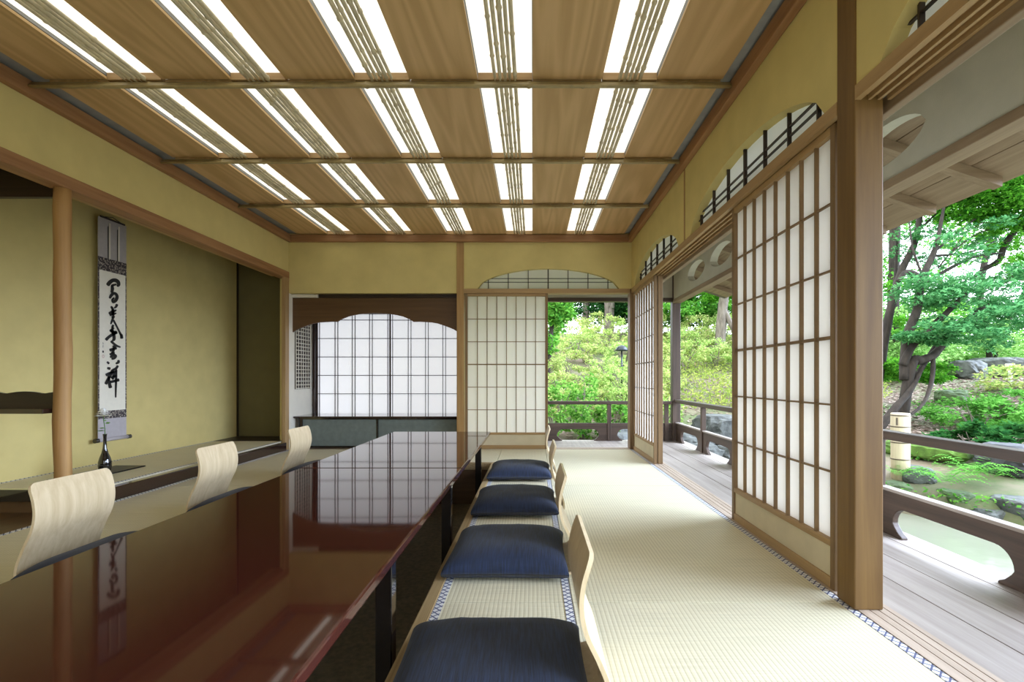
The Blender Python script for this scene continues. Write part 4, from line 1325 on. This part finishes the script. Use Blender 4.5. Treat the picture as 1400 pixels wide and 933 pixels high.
tag(o, 'fallen dry leaves scattered over the garden soil', 'fallen leaves', kind='stuff')

# rocks
R = [  # px, Y, dz, radii, mat, label
    (984, 8.3, .18, (.52, .45, .38), 'rock', 'big mossy boulder against the tall shoji edge behind the veranda rail'),
    (944, 7.9, .06, (.42, .34, .26), 'rock', 'pale grey rock behind the corner pillar of the veranda'),
    (965, 7.3, .0, (.40, .32, .22), 'rock', 'grey rock low behind the railing, in front of the mossy boulder'),
    (1000, 7.2, -.02, (.36, .34, .24), 'rock', 'grey rock at the foot of the railing beside the tall shoji edge'),
    (905, 7.9, .04, (.40, .3, .26), 'rock', 'grey rock just past the stacked shoji panels'),
    (768, 7.35, -.02, (.30, .26, .20), 'rock', 'pale stone behind the cut-out of the far railing, shoji side'),
    (800, 7.7, -.05, (.36, .3, .18), 'rock', 'flat stone in the middle of the far railing cut-out'),
    (852, 7.7, .05, (.40, .32, .30), 'rock', 'grey stone below the garden lamp behind the far railing'),
    (845, 8.6, .1, (.32, .28, .24), 'rock', 'smaller stone uphill of the one below the garden lamp'),
    (1250, 5.80, -.02, (.24, .20, .13), 'rock', 'wet grey rock at the waterline beside the banded post'),
    (1222, 5.60, -.1, (.20, .18, .11), 'rock_moss', 'low mossy rock at the foot of the banded post'),
    (1305, 5.30, -.14, (.22, .18, .11), 'rock_moss', 'mossy rock under the fern clump'),
    (1385, 5.75, .10, (.36, .34, .22), 'rock_dark', 'dark rounded rock on the bank at the picture edge'),
    (1394, 4.95, -.16, (.30, .24, .13), 'rock', 'flat grey slab at the waterline below the dark rock'),
    (1348, 5.0, -.22, (.20, .17, .09), 'rock', 'low flat stone in the pond edge beside the fern'),
    (1268, 6.45, .08, (.55, .22, .15), 'moss', 'long moss-covered mound behind the banded post'),
    (1322, 12.0, .1, (.52, .4, .30), 'rock', 'large grey boulder far up the leaf-strewn bank'),
    (1362, 12.5, .2, (.70, .45, .30), 'rock', 'broad grey boulder far off beside the largest one on the bank'),
    (1300, 9.5, .0, (.40, .3, .2), 'rock_moss', 'mossy stone among dry leaves on the bank'),
]
for i, (px, Y_, dz, r, mt, lab) in enumerate(R):
    g0 = gpt(px, 0, Y_)
    rock('garden_rock', (g0[0], g0[1], g0[2] + dz * .8 + r[2] * .35), r, i + 1, mt, lab, 'garden rocks')

# low green shrub bank and ferns by the pond
for i, (px, Y_, r, h, mt, lab, n, sz) in enumerate((
        (1335, 7.6, .75, .50, 'leaf_fern', 'low bright green shrub mound on the pond bank', 3200, .075),
        (1385, 7.9, .65, .50, 'leaf_fern', 'low bright green shrub mound at the picture edge', 2600, .075),
        (1372, 6.4, .55, .42, 'leaf_dark', 'dark broad-leaved ground cover under the bright green mound', 1500, .10),
        (1325, 6.5, .45, .34, 'leaf_dark', 'dark leafy ground cover above the fern', 1100, .10),
        (1395, 9.8, .8, .6, 'leaf_azalea', 'yellow-green mound far back on the bank', 1600, .09))):
    shrub('low_shrub', lab, 'shrub', (px - CX) * Y_ / F, Y_, r, h, n, mt, sz, 80 + i, 'shrubs on the pond bank', .8)


# ground cover around the pond bank
rng = np.random.default_rng(78)
n = 14000
ry = rng.uniform(4.6, 11.5, n); rx = ry * rng.uniform(.68, 1.10, n)
pd = np.maximum(.75 * (rx - 4) + (ry - 5.3), ry - 5.05 - .35 * (rx - 3.2))
patch = np.sin(rx * 2.1 + 1.3 * ry) + np.sin(ry * 2.9 - rx) + .8 * np.sin(rx * 5.1)
keep = (pd > .05) & ((patch > 1.2) | (pd < .28)) & (rng.uniform(size=n) < .7)
rx, ry = rx[keep], ry[keep]
o = leaves(np.stack([rx, ry, ground_z(rx, ry) + rng.uniform(.01, .08, len(rx))], 1), .05, rng, 1, .4, .6).build('ground_cover', 'leaf_bush', fix=False)
tag(o, 'small green ground cover plants along the pond bank', 'ground cover', kind='stuff')
for k_, (px, Y_, lab, cr_, lm) in enumerate((
        (1250, 12.5, 'pale leafy tree filling the gap between the maple trunks', [(1240, 455, 0, 1.0, 1.0, .7, 2600), (1275, 495, 0, 1.2, 1.0, .5, 2600), (1225, 500, 0, .9, .9, .5, 1800)], 'leaf_pale'),
        (1350, 13.5, 'pale leafy tree behind the lower maple foliage', [(1330, 490, 0, 1.3, 1.0, .5, 2600), (1385, 480, 0, 1.4, 1.0, .6, 2800), (1395, 430, .4, 1.2, 1.0, .6, 1800)], 'leaf_pale'))):
    tree_px('garden_tree', lab, 'tree', px, Y_, [[(px, 540, 0, .12), (px + 3, 490, 0, .10), (px - 2, 440, 0, .07)], [(px + 2, 500, 0, .06), (px + 24, 470, .1, .04)]], cr_, 'bark', lm, .10, 1, seed=30 + k_)


def fern(px, Y_, s, seed, label):
    rng = np.random.default_rng(500 + seed)
    b = gpt(px, 0, Y_); b = (b[0], b[1], max(b[2], -.62) + .08)
    t = thing('fern', label, 'fern', b, 'ferns at the pond')
    m = MB()
    for k_ in range(15):
        a = 2 * math.pi * k_ / 15 + rng.uniform(-.2, .2); Lf = s * rng.uniform(.7, 1.1); lift = rng.uniform(.9, 1.7)
        d = np.array([math.cos(a), math.sin(a), 0]); e = np.array([-d[1], d[0], 0])
        nn = 16
        for j in range(2, nn + 1):
            u = j / nn
            p = np.array(b) + d * Lf * (u * .9) + np.array([0, 0, Lf * lift * (u * 1.1 - .95 * u * u)])
            w = Lf * .20 * (1 - u) ** .7 * min(1, u * 3)
            for sg in (1, -1):
                tip = p + e * sg * w + d * w * .35 + np.array([0, 0, -w * .25])
                q = d * Lf / nn * .42
                m.add([p - q, p + q, tip], [(0, 1, 2)])
    m.build('fronds', 'leaf_fern', t, fix=False)
for i, (px, Y_, s, lab) in enumerate(((1292, 5.25, .52, 'largest fern arching over the water beside the banded post'), (1328, 5.45, .46, 'fern on the bank between the mossy rock and the dark rock'),
                                       (1228, 5.65, .26, 'small fern growing at the foot of the banded post'), (1356, 5.35, .36, 'fern leaning over the flat stone at the pond edge'), (1262, 5.6, .2, 'tiny fern on the wet grey rock'))):
    fern(px, Y_, s, i, lab)

# banded wooden post
b = gpt(1231, 0, 5.83)
b = (b[0], b[1], -.42)
t = thing('banded_post', 'pale round wooden post with dark bands standing at the pond', 'post', b)
MB().lathe([(.094, 0), (.096, .3), (.098, .6), (.098, .805), (.094, .82), (.02, .822)], b, 28).build('body', 'post_wood', t, smooth=True)
for z in (.15, .27, .47, .66, .795):
    MB().lathe([(.0975, z - .007), (.1015, z - .005), (.1015, z + .005), (.0975, z + .007)], b, 28).build('ring', 'band', t, smooth=True)
an = math.atan2(-b[1], -b[0]) - .35
MB().box(b[0] + .090 * math.cos(an) - .012, b[0] + .090 * math.cos(an) + .012, b[1] + .097 * math.sin(an) - .01, b[1] + .097 * math.sin(an) + .01, b[2] + .68, b[2] + .77).build('slot', 'band', t)
# garden lamps
for px, py, Y_, lab in ((850, 478, 11.0, 'black dome-shaped garden lamp among the shrubs on the hillside'),):
    q = at(px, py, Y_); gz = float(ground_z(q[0], q[1]))
    t = thing('garden_lamp', lab, 'lamp', (q[0], q[1], gz))
    MB().tube([(q[0], q[1], gz - .02), (q[0], q[1], q[2] - .02)], .018, 8).build('pole', 'lamp_metal', t, smooth=True)
    MB().lathe([(.145, -.035), (.14, .0), (.115, .045), (.07, .08), (.02, .095)], q, 20).build('lamp_shade', 'lamp_metal', t, smooth=True)
q = gpt(1381, 0, 10.5)
t = thing('garden_lamp', 'white slim path light standing among the yellow-green bushes', 'lamp', q)
MB().tube([(q[0], q[1], q[2]), (q[0], q[1], q[2] + .42)], .035, 10).build('pole', 'petal', t, smooth=True)
MB().box(q[0] - .055, q[0] + .055, q[1] - .05, q[1] + .05, q[2] + .42, q[2] + .50).build('lamp_head', 'petal', t)

# ------------------------------------------------------------------ light
W_ = bpy.data.worlds.new('World'); SC.world = W_; W_.use_nodes = True
bg = W_.node_tree.nodes['Background']
bg.inputs[0].default_value = (.88, .96, 1.05, 1); bg.inputs[1].default_value = 4.8


def sun(name, d, st, ang, col):
    l = bpy.data.lights.new(name, 'SUN'); l.energy = st; l.angle = math.radians(ang); l.color = col
    o = bpy.data.objects.new(name, l); COL.objects.link(o)
    o.rotation_euler = Vector(d).to_track_quat('-Z', 'Y').to_euler()
    o.location = (8, 2, 8)
    return o
el = math.radians(28)
sun('sun', (-math.cos(el), .10, -math.sin(el)), 14.0, 62, (.75, .92, 1.25))

# ------------------------------------------------------------------ camera
cam = bpy.data.cameras.new('camera'); co = bpy.data.objects.new('camera', cam); COL.objects.link(co)
co.location = (0, 0, CH); co.rotation_euler = (math.pi / 2, 0, 0)
cam.sensor_fit = 'HORIZONTAL'; cam.sensor_width = 36; cam.lens = F / 1400 * 36
cam.shift_x = (700 - CX) / 1400; cam.shift_y = (CY - 466.5) / 1400
cam.clip_start = .02; cam.clip_end = 200
SC.camera = co

SC.view_settings.view_transform = 'Standard'; SC.view_settings.look = 'None'
SC.view_settings.exposure = 0; SC.view_settings.gamma = 1; SC.view_settings.use_curve_mapping = False
SC.cycles.max_bounces = 10; SC.cycles.diffuse_bounces = 6; SC.cycles.glossy_bounces = 4; SC.cycles.transmission_bounces = 6
SC.cycles.sample_clamp_indirect = 6
SC.cycles.use_denoising = True
